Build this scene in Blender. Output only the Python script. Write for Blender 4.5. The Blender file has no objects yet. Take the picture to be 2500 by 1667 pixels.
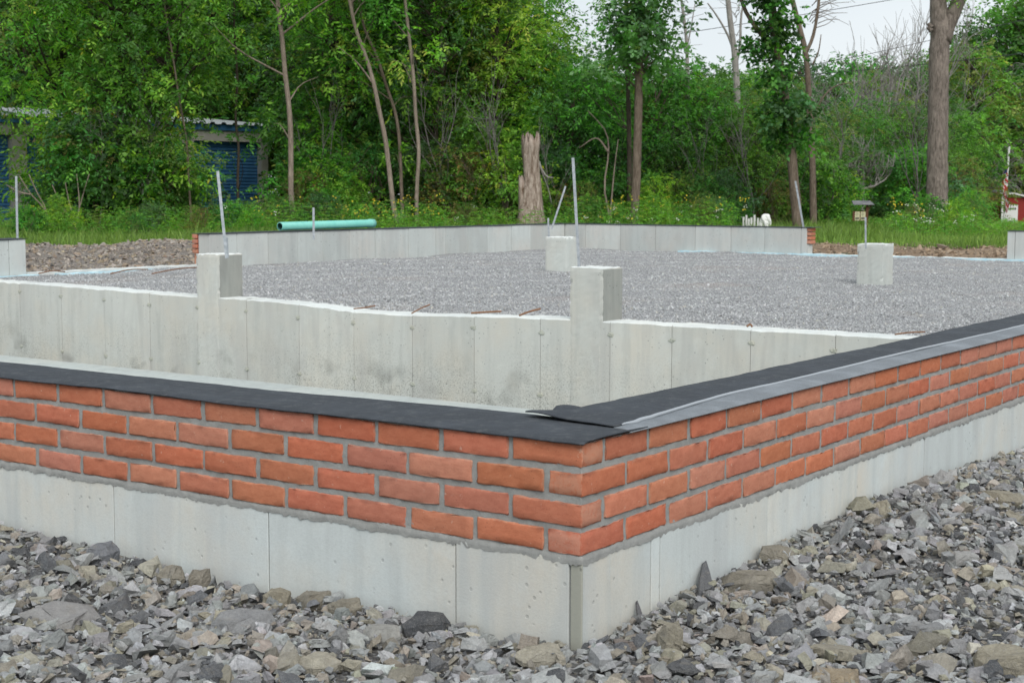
import bpy, bmesh, math
import numpy as np
from mathutils import Vector, Matrix

scene = bpy.context.scene
COL = scene.collection
R = math.radians

# ------------------------------------------------------------------ camera
# world: x=0,y=0,z=0 is the top outer corner of the brickwork; one wall runs to -x, the other to +y
CAM = np.array([1.81708, -2.85253, 0.56713])
F, YAW, PITCH, ROLL = 3684.08, -0.61419, -0.098344, 0.0022037
_fw = np.array([math.sin(YAW)*math.cos(PITCH), math.cos(YAW)*math.cos(PITCH), math.sin(PITCH)])
_r = np.array([math.cos(YAW), -math.sin(YAW), 0.0]); _u = np.cross(_r, _fw)
_r2 = _r*math.cos(ROLL) + _u*math.sin(ROLL); _u2 = -_r*math.sin(ROLL) + _u*math.cos(ROLL)
cd = bpy.data.cameras.new('camera'); cam = bpy.data.objects.new('camera', cd); COL.objects.link(cam)
m = Matrix.Identity(4)
for i in range(3):
    m[i][0], m[i][1], m[i][2], m[i][3] = _r2[i], _u2[i], -_fw[i], CAM[i]
cam.matrix_world = m
cd.sensor_width = 36.0; cd.lens = F/2500*36.0; cd.clip_end = 3000; cd.clip_start = 0.05
scene.camera = cam
cd.dof.use_dof = True; cd.dof.focus_distance = 5.0; cd.dof.aperture_fstop = 13.0

# ------------------------------------------------------------------ sky, sun, exposure
SUN_EL, SUN_AZ = R(44), R(131)          # azimuth from +y towards +x
world = bpy.data.worlds.new('World'); scene.world = world; world.use_nodes = True
wn, wl = world.node_tree.nodes, world.node_tree.links
wn.clear()
wo = wn.new('ShaderNodeOutputWorld'); wb = wn.new('ShaderNodeBackground'); wb.inputs['Strength'].default_value = 0.1
sky = wn.new('ShaderNodeTexSky'); sky.sky_type = 'NISHITA'; sky.sun_disc = False
sky.sun_elevation = SUN_EL; sky.sun_rotation = SUN_AZ; sky.air_density = 1.2; sky.dust_density = 3.0
tc = wn.new('ShaderNodeTexCoord'); mp = wn.new('ShaderNodeMapping'); mp.inputs['Scale'].default_value = (1.2, 1.2, 4.0)
nz = wn.new('ShaderNodeTexNoise'); nz.inputs['Scale'].default_value = 2.2; nz.inputs['Detail'].default_value = 5
cr = wn.new('ShaderNodeValToRGB')
cr.color_ramp.elements[0].position = 0.3; cr.color_ramp.elements[0].color = (5.6, 6.1, 6.5, 1)
cr.color_ramp.elements[1].position = 0.72; cr.color_ramp.elements[1].color = (6.8, 7.15, 7.4, 1)
mx = wn.new('ShaderNodeMix'); mx.data_type = 'RGBA'; mx.inputs['Factor'].default_value = 0.88
wl.new(tc.outputs['Generated'], mp.inputs['Vector']); wl.new(mp.outputs[0], nz.inputs['Vector'])
wl.new(nz.outputs['Fac'], cr.inputs['Fac'])
wl.new(sky.outputs[0], mx.inputs[6]); wl.new(cr.outputs[0], mx.inputs[7])
wl.new(mx.outputs[2], wb.inputs['Color']); wl.new(wb.outputs[0], wo.inputs['Surface'])
sd = bpy.data.lights.new('sun', 'SUN'); sd.energy = 1.5; sd.angle = R(40); sd.color = (1.0, 0.97, 0.93)
sun = bpy.data.objects.new('sun', sd); COL.objects.link(sun)
sdir = Vector((math.sin(SUN_AZ)*math.cos(SUN_EL), math.cos(SUN_AZ)*math.cos(SUN_EL), math.sin(SUN_EL)))
sun.rotation_euler = (-sdir).to_track_quat('-Z', 'Y').to_euler(); sun.location = (0, 0, 30)
scene.view_settings.view_transform = 'Standard'; scene.view_settings.look = 'None'
scene.view_settings.exposure = 0.5; scene.view_settings.gamma = 1.0
scene.cycles.use_denoising = True
scene.cycles.max_bounces = 6; scene.cycles.diffuse_bounces = 3; scene.cycles.glossy_bounces = 2
scene.cycles.transmission_bounces = 3; scene.cycles.caustics_reflective = False; scene.cycles.caustics_refractive = False

# ------------------------------------------------------------------ helpers
DS = 2500/2352.0                         # survey sheet units -> photo units
def P(px, py, d):
    """point seen at sheet position (px,py), d metres out"""
    x, y = px*DS, py*DS
    return CAM + (_fw + _r2*(x-1250)/F - _u2*(y-833.5)/F)*d
def plot(px, d, z=None):
    p = P(px, 440, d)
    return np.array([p[0], p[1], ground_z(p[0], p[1]) if z is None else z])
def smooth(a, b, x):
    t = np.clip((x-a)/(b-a), 0, 1); return t*t*(3-2*t)
def ground_z(x, y):
    d = np.hypot(x-CAM[0], y-CAM[1])
    return -0.47 - 0.85*smooth(50, 105, d) - 0.1*(1-smooth(9, 16, d))

def tag(o, label=None, cat=None, group=None, kind=None):
    if label: o['label'] = label
    if cat: o['category'] = cat
    if group: o['group'] = group
    if kind: o['kind'] = kind
    return o
def empty(name, loc=(0, 0, 0), rz=0.0):
    o = bpy.data.objects.new(name, None); COL.objects.link(o)
    o.location = loc; o.rotation_euler = (0, 0, rz); o.empty_display_size = 0.1
    return o
def link(name, me, mat=None, parent=None):
    o = bpy.data.objects.new(name, me); COL.objects.link(o)
    if mat is not None and len(me.materials) == 0: me.materials.append(mat)
    if parent is not None: o.parent = parent
    return o
def copy_tree(o, parent=None):
    c = o.copy(); COL.objects.link(c)
    if parent is not None: c.parent = parent
    for ch in [k for k in bpy.data.objects if k.parent == o]:
        copy_tree(ch, c)
    return c

def fast_mesh(name, V, Fc, colors=None, smooth_shade=False):
    """V (n,3), Fc (m,k) same-size faces; colors (m,3) per face"""
    V = np.ascontiguousarray(V, np.float32); Fc = np.ascontiguousarray(Fc, np.int32)
    me = bpy.data.meshes.new(name)
    nf, k = Fc.shape
    me.vertices.add(len(V)); me.vertices.foreach_set('co', V.ravel())
    me.loops.add(nf*k); me.loops.foreach_set('vertex_index', Fc.ravel())
    me.polygons.add(nf); me.polygons.foreach_set('loop_start', np.arange(0, nf*k, k, dtype=np.int32))
    if colors is not None:
        at = me.attributes.new('tint', 'FLOAT_COLOR', 'FACE')
        at.data.foreach_set('color', np.concatenate([colors, np.ones((nf, 1))], 1).astype(np.float32).ravel())
    me.update(calc_edges=True); me.validate()
    me.polygons.foreach_set('use_smooth', np.full(len(me.polygons), bool(smooth_shade)))
    return me

class MB:
    """collects quads/tris into one mesh"""
    def __init__(s): s.v = []; s.f = []; s.n = 0
    def add(s, V, Fc):
        V = np.asarray(V, float); s.v.append(V); s.f += [tuple(int(i)+s.n for i in f) for f in Fc]; s.n += len(V)
    def box(s, x0, x1, y0, y1, z0, z1):
        V = [(x, y, z) for z in (z0, z1) for y in (y0, y1) for x in (x0, x1)]
        s.add(V, [(0, 2, 3, 1), (4, 5, 7, 6), (0, 1, 5, 4), (2, 6, 7, 3), (0, 4, 6, 2), (1, 3, 7, 5)])
    def tube(s, pts, rad, n=6, cap=True, jit=0.0, rng=None):
        pts = np.asarray(pts, float); m_ = len(pts)
        rad = np.broadcast_to(np.asarray(rad, float), (m_,))
        T = np.gradient(pts, axis=0); T /= np.linalg.norm(T, axis=1)[:, None]+1e-9
        a = np.array([0, 0, 1.0]) if abs(T[0][2]) < .9 else np.array([1.0, 0, 0])
        N = np.cross(T[0], a); N /= np.linalg.norm(N)
        V = []
        for i in range(m_):
            N = N - T[i]*np.dot(N, T[i]); N /= np.linalg.norm(N)+1e-9
            B = np.cross(T[i], N)
            for k in range(n):
                t = 2*math.pi*k/n; rr = rad[i]*(1+(jit*rng.normal() if jit else 0))
                V.append(pts[i]+rr*(math.cos(t)*N+math.sin(t)*B))
        Fc = [(i*n+k, i*n+(k+1) % n, (i+1)*n+(k+1) % n, (i+1)*n+k) for i in range(m_-1) for k in range(n)]
        if cap: Fc += [tuple(range(n-1, -1, -1)), tuple((m_-1)*n+k for k in range(n))]
        s.add(V, Fc)
    def build(s, name, mat, parent=None, smooth_shade=False, bevel=0.0, seg=1):
        me = bpy.data.meshes.new(name)
        V = np.concatenate(s.v) if s.v else np.zeros((0, 3))
        me.from_pydata(V.tolist(), [], s.f); me.update()
        if bevel:
            bm = bmesh.new(); bm.from_mesh(me)
            bmesh.ops.bevel(bm, geom=list(bm.edges), offset=bevel, segments=seg, affect='EDGES', profile=0.6)
            bm.to_mesh(me); bm.free()
        if smooth_shade:
            for p in me.polygons: p.use_smooth = True
        return link(name, me, mat, parent)

def spline(pts, n):
    """Catmull-Rom resample"""
    pts = np.asarray(pts, float)
    q = np.vstack([2*pts[0]-pts[1], pts, 2*pts[-1]-pts[-2]])
    out = []
    for t in np.linspace(0, len(pts)-1-1e-6, n):
        i = int(t); u = t-i; a, b, c, d = q[i], q[i+1], q[i+2], q[i+3]
        out.append(.5*((2*b)+(-a+c)*u+(2*a-5*b+4*c-d)*u*u+(-a+3*b-3*c+d)*u**3))
    return np.array(out)
def wobble(x, seed, amp=1.0):
    r_ = np.random.default_rng(seed); s = 0
    for k in range(6):
        s = s + np.sin(x*r_.uniform(.6, 1.4)*2**k+r_.uniform(0, 6.28))/1.6**k
    return s*amp/2.2

# ------------------------------------------------------------------ materials
class Mat:
    def __init__(s, name):
        s.m = bpy.data.materials.new(name); s.m.use_nodes = True
        s.t = s.m.node_tree; s.N = s.t.nodes; s.L = s.t.links
        s.b = s.N['Principled BSDF']; s.out = s.N['Material Output']
        s.b.inputs['Roughness'].default_value = 0.9
        try: s.b.inputs['Specular IOR Level'].default_value = 0.25
        except KeyError: pass
    def n(s, typ, **kw):
        o = s.N.new(typ)
        for k, v in kw.items():
            if k in o.inputs: 
                if hasattr(v, 'is_output'): s.L.new(v, o.inputs[k])
                else: o.inputs[k].default_value = v
            else: setattr(o, k, v)
        return o
    def coord(s, scale=(1, 1, 1), which='Object', loc=(0, 0, 0)):
        c = s.N.new('ShaderNodeTexCoord')
        mpn = s.N.new('ShaderNodeMapping'); mpn.inputs['Scale'].default_value = scale; mpn.inputs['Location'].default_value = loc
        s.L.new(c.outputs[which], mpn.inputs['Vector'])
        return mpn.outputs[0]
    def geo(s, scale=(1, 1, 1)):
        c = s.N.new('ShaderNodeNewGeometry')
        mpn = s.N.new('ShaderNodeMapping'); mpn.inputs['Scale'].default_value = scale
        s.L.new(c.outputs['Position'], mpn.inputs['Vector'])
        return mpn.outputs[0]
    def noise(s, vec, scale, detail=4, rough=0.55, dist=0.0):
        o = s.n('ShaderNodeTexNoise', Scale=scale, Detail=detail, Roughness=rough, Distortion=dist)
        s.L.new(vec, o.inputs['Vector']); return o.outputs['Fac']
    def voro(s, vec, scale, feature='F1', rnd=1.0):
        o = s.N.new('ShaderNodeTexVoronoi'); o.feature = feature
        o.inputs['Scale'].default_value = scale; o.inputs['Randomness'].default_value = rnd
        s.L.new(vec, o.inputs['Vector']); return o
    def ramp(s, fac, stops):
        o = s.N.new('ShaderNodeValToRGB'); e = o.color_ramp.elements
        while len(e) < len(stops): e.new(0.5)
        for q, (p_, c_) in zip(e, stops):
            q.position = p_; q.color = (*c_, 1) if len(c_) == 3 else c_
        s.L.new(fac, o.inputs['Fac']); return o.outputs['Color']
    def fac(s, fac, a, b):
        o = s.N.new('ShaderNodeMapRange'); o.inputs['From Min'].default_value = a; o.inputs['From Max'].default_value = b
        s.L.new(fac, o.inputs['Value']); return o.outputs[0]
    def mix(s, f, a, b, mode='MIX'):
        o = s.N.new('ShaderNodeMix'); o.data_type = 'RGBA'; o.blend_type = mode
        for key, v in ((0, f), (6, a), (7, b)):
            if hasattr(v, 'is_output'): s.L.new(v, o.inputs[key])
            elif key == 0: o.inputs[0].default_value = v
            else: o.inputs[key].default_value = (*v, 1)
        return o.outputs[2]
    def math(s, op, a, b=0.0):
        o = s.N.new('ShaderNodeMath'); o.operation = op
        for i, v in enumerate((a, b)):
            if hasattr(v, 'is_output'): s.L.new(v, o.inputs[i])
            else: o.inputs[i].default_value = v
        return o.outputs[0]
    def bump(s, h, strength=0.3, dist=0.005):
        o = s.n('ShaderNodeBump', Strength=strength, Distance=dist)
        s.L.new(h, o.inputs['Height']); s.L.new(o.outputs[0], s.b.inputs['Normal'])
    def base(s, c):
        if hasattr(c, 'is_output'): s.L.new(c, s.b.inputs['Base Color'])
        else: s.b.inputs['Base Color'].default_value = (*c, 1)
    def rough(s, v): s.b.inputs['Roughness'].default_value = v
    def rnd(s):
        o = s.N.new('ShaderNodeObjectInfo'); return o.outputs['Random']
    def attr(s, name='tint'):
        o = s.N.new('ShaderNodeAttribute'); o.attribute_name = name; return o.outputs['Color']

def concrete(name, base=(.50, .51, .49), warm=(.52, .48, .43), dark=(.30, .31, .30), zlo=None, zhi=None, pits=1.0, tone=0.10, scale=1.0):
    k = Mat(name); g = k.geo(); gs = k.geo((14*scale, 14*scale, 1.2*scale))
    streak = k.noise(gs, 1.0, 5, .6); blot = k.noise(g, 2.2*scale, 4, .6); mid = k.noise(g, 9*scale, 5, .65); fine = k.noise(g, 160, 4, .7)
    c = k.mix(k.fac(blot, .42, .68), base, warm)
    c = k.mix(k.math('MULTIPLY', k.fac(streak, .48, .75), .75), c, tuple(x*.80 for x in base))
    c = k.mix(k.math('MULTIPLY', k.fac(mid, .52, .75), .45), c, tuple(min(1, x*1.16) for x in base))
    c = k.mix(k.math('MULTIPLY', k.fac(fine, .45, .8), .25), c, dark)
    vo = k.voro(g, 30*scale); pm = k.math('MULTIPLY', k.fac(vo.outputs['Distance'], .17, .10), k.fac(k.noise(g, 5*scale, 2), .48, .58))
    c = k.mix(k.math('MULTIPLY', pm, .75*pits), c, tuple(x*.5 for x in dark))
    vo2 = k.voro(g, 19*scale); pm2 = k.math('MULTIPLY', k.fac(vo2.outputs['Distance'], .095, .04), k.fac(k.noise(g, 4.3*scale, 2), .54, .60))
    c = k.mix(k.math('MULTIPLY', pm2, .65*pits), c, tuple(x*.45 for x in dark))
    if zlo is not None:      # splashed dirt along the foot of the wall
        sep = k.n('ShaderNodeSeparateXYZ'); k.L.new(k.geo(), sep.inputs[0])
        h = k.fac(sep.outputs['Z'], zhi, zlo)
        d1 = k.math('MULTIPLY', h, k.fac(k.noise(g, 70, 5, .75), .50, .62))
        d1 = k.math('MULTIPLY', d1, k.fac(k.noise(g, 1.7, 3, .6), .36, .58))
        sm = k.math('MULTIPLY', k.fac(sep.outputs['Z'], zhi-.15, zlo), k.fac(k.noise(g, 2.6, 3, .55), .58, .72))
        c = k.mix(k.math('MULTIPLY', sm, .75), c, (.16, .155, .14))
        c = k.mix(k.math('MULTIPLY', d1, .85), c, (.13, .125, .11))
    c = k.mix(1.0, c, (.965, 1.0, .99), 'MULTIPLY')
    wet = k.noise(k.geo((3.2*scale, 3.2*scale, .9*scale)), 1.0, 3, .6, .8)
    c = k.mix(k.math('MULTIPLY', k.fac(wet, .52, .62), .36), c, tuple(x*.78 for x in base))
    rr = k.fac(k.rnd(), 0, 1)
    br = k.math('ADD', k.math('MULTIPLY', rr, tone), 1-tone*.5)
    hsv = k.n('ShaderNodeHueSaturation'); k.L.new(c, hsv.inputs['Color']); k.L.new(br, hsv.inputs['Value'])
    k.base(hsv.outputs[0])
    hh = k.math('SUBTRACT', k.math('ADD', k.math('MULTIPLY', fine, .5), k.math('MULTIPLY', streak, .5)), k.math('MULTIPLY', k.math('ADD', pm, pm2), .9))
    k.bump(hh, .35, .004); k.rough(.88)
    return k.m

M = {}
M['base_concrete'] = concrete('base_concrete', (.595, .62, .62), (.64, .59, .525), pits=.4, tone=.12)
M['stained_concrete'] = concrete('stained_concrete', (.40, .40, .35), (.44, .415, .35), (.28, .28, .25), tone=.05)
M['wall_concrete'] = concrete('wall_concrete', (.525, .515, .485), (.55, .51, .455), zlo=-1.14, zhi=-.55, tone=.12)
M['far_concrete'] = concrete('far_concrete', (.52, .535, .525), (.54, .515, .49), pits=1.0, tone=.2, scale=.7)
M['pier_concrete'] = concrete('pier_concrete', (.55, .56, .535), (.55, .53, .49), pits=.9, tone=.12)
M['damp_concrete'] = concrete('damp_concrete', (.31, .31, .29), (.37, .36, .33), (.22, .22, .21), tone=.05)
M['footing'] = concrete('footing', (.50, .53, .53), (.55, .56, .54), pits=.3)
M['white_concrete'] = concrete('white_concrete', (.68, .69, .68), (.72, .71, .68), pits=.3)  # pale sills; also whitens wall and pier tops as if sky-lit

k = Mat('brick'); o = k.coord(); 
big = k.noise(k.geo(), 7, 4, .6); md = k.noise(k.geo((1, 1, 2.2)), 34, 5, .65); fn = k.noise(k.geo(), 260, 3, .7)
c = k.ramp(md, [(.22, (.40, .105, .050)), (.5, (.475, .140, .070)), (.78, (.53, .175, .092))])
c = k.mix(k.math('MULTIPLY', k.fac(big, .5, .75), .3), c, (.53, .185, .105))
c = k.mix(k.math('MULTIPLY', k.fac(fn, .56, .74), .4), c, (.22, .05, .03))
sp = k.noise(k.geo(), 60, 3, .6)
c = k.mix(k.math('MULTIPLY', k.fac(sp, .66, .74), .55), c, (.62, .46, .36))      # dried mortar smears
sp2 = k.voro(k.geo(), 90); c = k.mix(k.math('MULTIPLY', k.fac(sp2.outputs['Distance'], .12, .06), k.fac(big, .5, .6)), c, (.12, .035, .025))
sx3 = k.n('ShaderNodeSeparateXYZ'); k.L.new(o, sx3.inputs[0])      # mortar dust clings to the arrises
ex = k.math('SUBTRACT', k.math('ABSOLUTE', sx3.outputs['X']), .097); ez = k.math('SUBTRACT', k.math('ABSOLUTE', sx3.outputs['Z']), .0276)
ed = k.math('ADD', k.math('MAXIMUM', ex, ez), k.math('MULTIPLY', k.math('SUBTRACT', k.noise(k.geo(), 75, 4, .7), .5), .016))
c = k.mix(k.math('MULTIPLY', k.fac(ed, -.0045, -.0005), .38), c, (.50, .31, .22))
ev = k.math('ADD', sx3.outputs['Z'], k.math('MULTIPLY', k.math('SUBTRACT', k.noise(k.geo(), 40, 3, .6), .5), .02))
c = k.mix(k.math('MULTIPLY', k.math('MULTIPLY', k.fac(ev, .016, .025), k.fac(k.noise(k.geo(), 15, 2), .48, .60)), .45), c, (.16, .05, .035))   # scorched top lips
hs = k.n('ShaderNodeHueSaturation'); k.L.new(c, hs.inputs['Color'])
rv = k.rnd(); k.L.new(k.math('ADD', k.math('MULTIPLY', rv, .17), .92), hs.inputs['Value'])
k.L.new(k.math('ADD', k.math('MULTIPLY', k.math('FRACT', k.math('MULTIPLY', rv, 7.13)), .010), .497), hs.inputs['Hue'])
k.L.new(k.math('ADD', k.math('MULTIPLY', k.math('FRACT', k.math('MULTIPLY', rv, 13.7)), .14), .84), hs.inputs['Saturation'])
k.base(hs.outputs[0]); k.bump(k.math('ADD', md, k.math('MULTIPLY', fn, .6)), .32, .003); k.rough(.9); M['brick'] = k.m

k = Mat('mortar'); fn = k.noise(k.geo(), 330, 4, .75); md = k.noise(k.geo(), 22, 4, .6)
c = k.ramp(md, [(.3, (.27, .275, .265)), (.7, (.37, .375, .36))]); c = k.mix(k.math('MULTIPLY', k.fac(fn, .4, .75), .4), c, (.17, .17, .16))
k.base(c); k.bump(k.math('ADD', fn, md), .6, .003); k.rough(.95); M['mortar'] = k.m

def felt_mat(name, col):
    k = Mat(name); fn = k.noise(k.geo(), 420, 3, .8); md = k.noise(k.geo(), 6, 4, .6); st = k.noise(k.geo((3, 30, 3)), 2, 3, .6)
    c = k.mix(k.math('MULTIPLY', k.fac(fn, .35, .75), .7), tuple(x*.62 for x in col), tuple(x*1.55 for x in col))
    c = k.mix(k.math('MULTIPLY', k.fac(md, .45, .75), .45), c, tuple(x*1.7 for x in col))
    c = k.mix(k.math('MULTIPLY', k.fac(st, .55, .8), .25), c, tuple(x*2 for x in col))
    wr = k.noise(k.geo((1, 1, 1)), 16, 4, .6, 1.2); du = k.noise(k.geo(), 33, 5, .7)
    c = k.mix(k.math('MULTIPLY', k.fac(du, .52, .72), .35), c, (.16, .165, .165))
    k.base(c); k.bump(k.math('ADD', k.math('MULTIPLY', fn, .25), wr), .5, .006); k.rough(.8); return k.m
M['felt'] = felt_mat('felt', (.047, .054, .064))
M['flashing'] = felt_mat('flashing', (.20, .22, .24))
k = Mat('film'); k.base((.34, .37, .40)); k.rough(.4); M['film'] = k.m

def stone_mat(name, use_attr):
    k = Mat(name); g = k.geo(); n1 = k.noise(g, 45, 5, .65, .4); n2 = k.noise(g, 300, 3, .7); n3 = k.noise(k.geo((1, 1, 4)), 26, 3, .5)
    if use_attr: c0 = k.attr()
    else:
        oi = k.N.new('ShaderNodeObjectInfo'); c0 = oi.outputs['Color']
    c = k.mix(k.math('MULTIPLY', k.fac(n1, .35, .7), .75), c0, k.mix(1.0, c0, (1.5, 1.5, 1.48), 'MULTIPLY'))
    c = k.mix(k.math('MULTIPLY', k.fac(n2, .45, .75), .35), c, k.mix(1.0, c0, (.5, .5, .52), 'MULTIPLY'))
    c = k.mix(k.math('MULTIPLY', k.fac(n3, .58, .72), .30), c, (.30, .27, .22))
    c = k.mix(k.math('MULTIPLY', k.fac(k.noise(g, 9, 4, .6), .45, .65), .25), c, (.27, .265, .25))
    n4 = k.noise(g, 130, 5, .75, .5); c = k.mix(k.math('MULTIPLY', k.fac(n4, .48, .72), .42), c, k.mix(1.0, c0, (.55, .55, .56), 'MULTIPLY'))
    n5 = k.noise(g, 70, 4, .7, 1.5); vein = k.fac(k.math('ABSOLUTE', k.math('SUBTRACT', n5, .5)), .014, .004)
    c = k.mix(k.math('MULTIPLY', vein, .45), c, (.42, .415, .40))
    k.base(c); k.bump(k.math('ADD', k.math('ADD', n1, n4), k.math('MULTIPLY', n2, .5)), .9, .008); k.rough(.85); return k.m
M['stone'] = stone_mat('stone', False); M['stone_mass'] = stone_mat('stone_mass', True)

k = Mat('gravel_bed'); g = k.geo(); v = k.voro(g, 55); n = k.noise(g, 90, 4)
c = k.mix(k.fac(v.outputs['Distance'], .1, .6), (.20, .20, .20), (.09, .09, .09)); c = k.mix(k.fac(n, .5, .7), c, (.20, .185, .16))
k.base(c); k.bump(k.math('SUBTRACT', 1.0, v.outputs['Distance']), 1.0, .01); M['gravel_bed'] = k.m

k = Mat('gravel_floor'); g = k.geo(); v = k.voro(g, 72); v2 = k.voro(g, 27); big = k.noise(g, .7, 4, .6)
sepc = k.n('ShaderNodeSeparateColor'); k.L.new(v.outputs['Color'], sepc.inputs[0])
c = k.ramp(sepc.outputs[0], [(0, (.27, .273, .275)), (.3, (.38, .385, .39)), (.7, (.455, .46, .465)), (1, (.53, .53, .53))])
c = k.mix(k.fac(v.outputs['Distance'], .45, .75), c, (.11, .11, .112))
c = k.mix(k.math('MULTIPLY', k.fac(big, .56, .7), .35), c, (.40, .33, .28))
k.base(c); k.bump(k.math('SUBTRACT', 1.0, v.outputs['Distance']), 1.0, .012); M['gravel_floor'] = k.m

k = Mat('ground'); g = k.geo(); n1 = k.noise(g, .35, 5, .6); n2 = k.noise(g, 6, 5, .7)
c = k.mix(k.fac(n1, .4, .6), (.05, .085, .022), (.075, .07, .035)); c = k.mix(k.math('MULTIPLY', k.fac(n2, .45, .7), .5), c, (.035, .045, .018))
k.base(c); k.bump(n2, .8, .05); M['ground'] = k.m
k = Mat('soil'); g = k.geo((1, 1, 1)); n1 = k.noise(g, 1.1, 5, .65); n2 = k.noise(k.geo((9, 30, 9)), 2, 5, .7); n3 = k.noise(g, 30, 4, .7)
c = k.mix(k.fac(n1, .35, .65), (.25, .17, .11), (.34, .25, .17)); c = k.mix(k.math('MULTIPLY', k.fac(n2, .5, .7), .7), c, (.42, .33, .23))
c = k.mix(k.math('MULTIPLY', k.fac(n3, .5, .7), .6), c, (.13, .09, .06)); k.base(c); k.bump(n3, 1.0, .05); M['soil'] = k.m
k = Mat('rubble_bed'); g = k.geo(); n1 = k.noise(g, 1.3, 5, .65); n3 = k.noise(g, 14, 5, .7)
c = k.mix(k.fac(n1, .35, .65), (.20, .165, .135), (.25, .23, .21)); c = k.mix(k.math('MULTIPLY', k.fac(n3, .5, .7), .7), c, (.10, .085, .07)); k.base(c); k.bump(n3, 1.0, .06); M['rubble_bed'] = k.m

def leaf_mat(name, trans=.38, tr_col=(.16, .32, .03)):
    k = Mat(name); c = k.attr()
    hs = k.n('ShaderNodeHueSaturation'); k.L.new(c, hs.inputs['Color']); rv = k.rnd()
    k.L.new(k.math('ADD', k.math('MULTIPLY', rv, .36), .80), hs.inputs['Value'])
    k.L.new(k.math('ADD', k.math('MULTIPLY', k.math('FRACT', k.math('MULTIPLY', rv, 9.7)), .035), .485), hs.inputs['Hue'])
    k.base(hs.outputs[0]); k.rough(.55); k.b.inputs['Specular IOR Level'].default_value = .35
    tr = k.n('ShaderNodeBsdfTranslucent'); k.L.new(k.mix(.6, hs.outputs[0], k.mix(1.0, hs.outputs[0], (1.9, 2.1, .8), 'MULTIPLY')), tr.inputs['Color'])
    ms = k.n('ShaderNodeMixShader'); ms.inputs[0].default_value = trans
    k.L.new(k.b.outputs[0], ms.inputs[1]); k.L.new(tr.outputs[0], ms.inputs[2]); k.L.new(ms.outputs[0], k.out.inputs['Surface'])
    return k.m
M['leaf'] = leaf_mat('leaf'); M['grass'] = leaf_mat('grass', .3); M['flower'] = leaf_mat('flower', .2)

def bark(name, a, b, scale=1.0, st=.8):
    k = Mat(name); g = k.geo((16*scale, 16*scale, 2.6*scale)); n1 = k.noise(g, 1.6, 6, .7, .6); n2 = k.noise(k.geo(), 3, 4, .6)
    c = k.mix(k.fac(n1, .35, .65), a, b); c = k.mix(k.math('MULTIPLY', k.fac(n2, .5, .7), .4), c, tuple(x*1.3 for x in b))
    k.base(c); k.bump(n1, st, .05); k.rough(.95); return k.m
M['bark'] = bark('bark', (.085, .062, .045), (.22, .175, .135))
M['bark_pale'] = bark('bark_pale', (.16, .125, .10), (.34, .28, .225))
M['bark_big'] = bark('bark_big', (.095, .078, .066), (.31, .26, .225), .8, 1.0)
M['bark_dark'] = bark('bark_dark', (.04, .032, .025), (.10, .08, .06))
M['bark_dead'] = bark('bark_dead', (.20, .185, .17), (.36, .34, .315))
M['stump_wood'] = bark('stump_wood', (.13, .085, .055), (.50, .42, .355), .7, 1.0)

k = Mat('galvanised'); n = k.noise(k.geo((1, 1, 1)), 30, 3); k.base(k.ramp(n, [(.3, (.24, .27, .29)), (.7, (.40, .43, .46))])); k.b.inputs['Metallic'].default_value = .35; k.rough(.5); M['galvanised'] = k.m
k = Mat('teal_pvc'); n = k.noise(k.geo(), 8, 5, .7); k.base(k.ramp(n, [(.3, (.17, .53, .46)), (.7, (.25, .63, .55))])); k.rough(.38); M['teal_pvc'] = k.m
k = Mat('pipe_dark'); k.base((.05, .16, .14)); M['pipe_dark'] = k.m
k = Mat('rust'); n = k.noise(k.geo(), 40, 5, .7); k.base(k.ramp(n, [(.3, (.16, .075, .04)), (.7, (.30, .17, .10))])); M['rust'] = k.m
k = Mat('blue_foam'); n = k.noise(k.geo(), 9, 4); k.base(k.ramp(n, [(.35, (.42, .66, .76)), (.65, (.62, .78, .82))])); k.rough(.7); M['blue_foam'] = k.m
k = Mat('beige_metal'); n = k.noise(k.geo(), 3, 4); k.base(k.ramp(n, [(.3, (.42, .40, .36)), (.7, (.52, .50, .46))])); k.rough(.5); M['beige_metal'] = k.m
k = Mat('blue_metal'); n = k.noise(k.geo(), 3, 4); k.base(k.ramp(n, [(.3, (.05, .16, .34)), (.7, (.075, .22, .44))])); k.rough(.45); M['blue_metal'] = k.m
k = Mat('white_metal'); k.base((.45, .47, .49)); k.rough(.4); M['white_metal'] = k.m
k = Mat('white_paint'); k.base((.78, .78, .76)); k.rough(.5); M['white_paint'] = k.m
k = Mat('red_paint'); n = k.noise(k.geo((1, 1, 8)), 3, 4); k.base(k.ramp(n, [(.3, (.22, .03, .025)), (.7, (.34, .05, .04))])); M['red_paint'] = k.m
k = Mat('shingle'); n = k.noise(k.geo(), 5, 5); k.base(k.ramp(n, [(.3, (.11, .11, .12)), (.7, (.20, .20, .21))])); M['shingle'] = k.m
k = Mat('dark_glass'); k.base((.02, .022, .025)); k.rough(.15); M['dark_glass'] = k.m
k = Mat('brown_wood'); n = k.noise(k.geo((2, 2, 12)), 4, 4); k.base(k.ramp(n, [(.3, (.09, .045, .028)), (.7, (.17, .085, .05))])); M['brown_wood'] = k.m
k = Mat('red_wood'); k.base((.24, .07, .035)); M['red_wood'] = k.m
k = Mat('paper'); k.base((.58, .56, .36)); M['paper'] = k.m
k = Mat('ink'); k.base((.16, .15, .12)); M['ink'] = k.m
k = Mat('flag_red'); k.base((.50, .04, .05)); M['flag_red'] = k.m
k = Mat('flag_blue'); k.base((.03, .045, .14)); M['flag_blue'] = k.m
k = Mat('flag_white'); k.base((.78, .76, .74)); M['flag_white'] = k.m
k = Mat('wire'); k.base((.05, .05, .055)); M['wire'] = k.m

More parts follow.
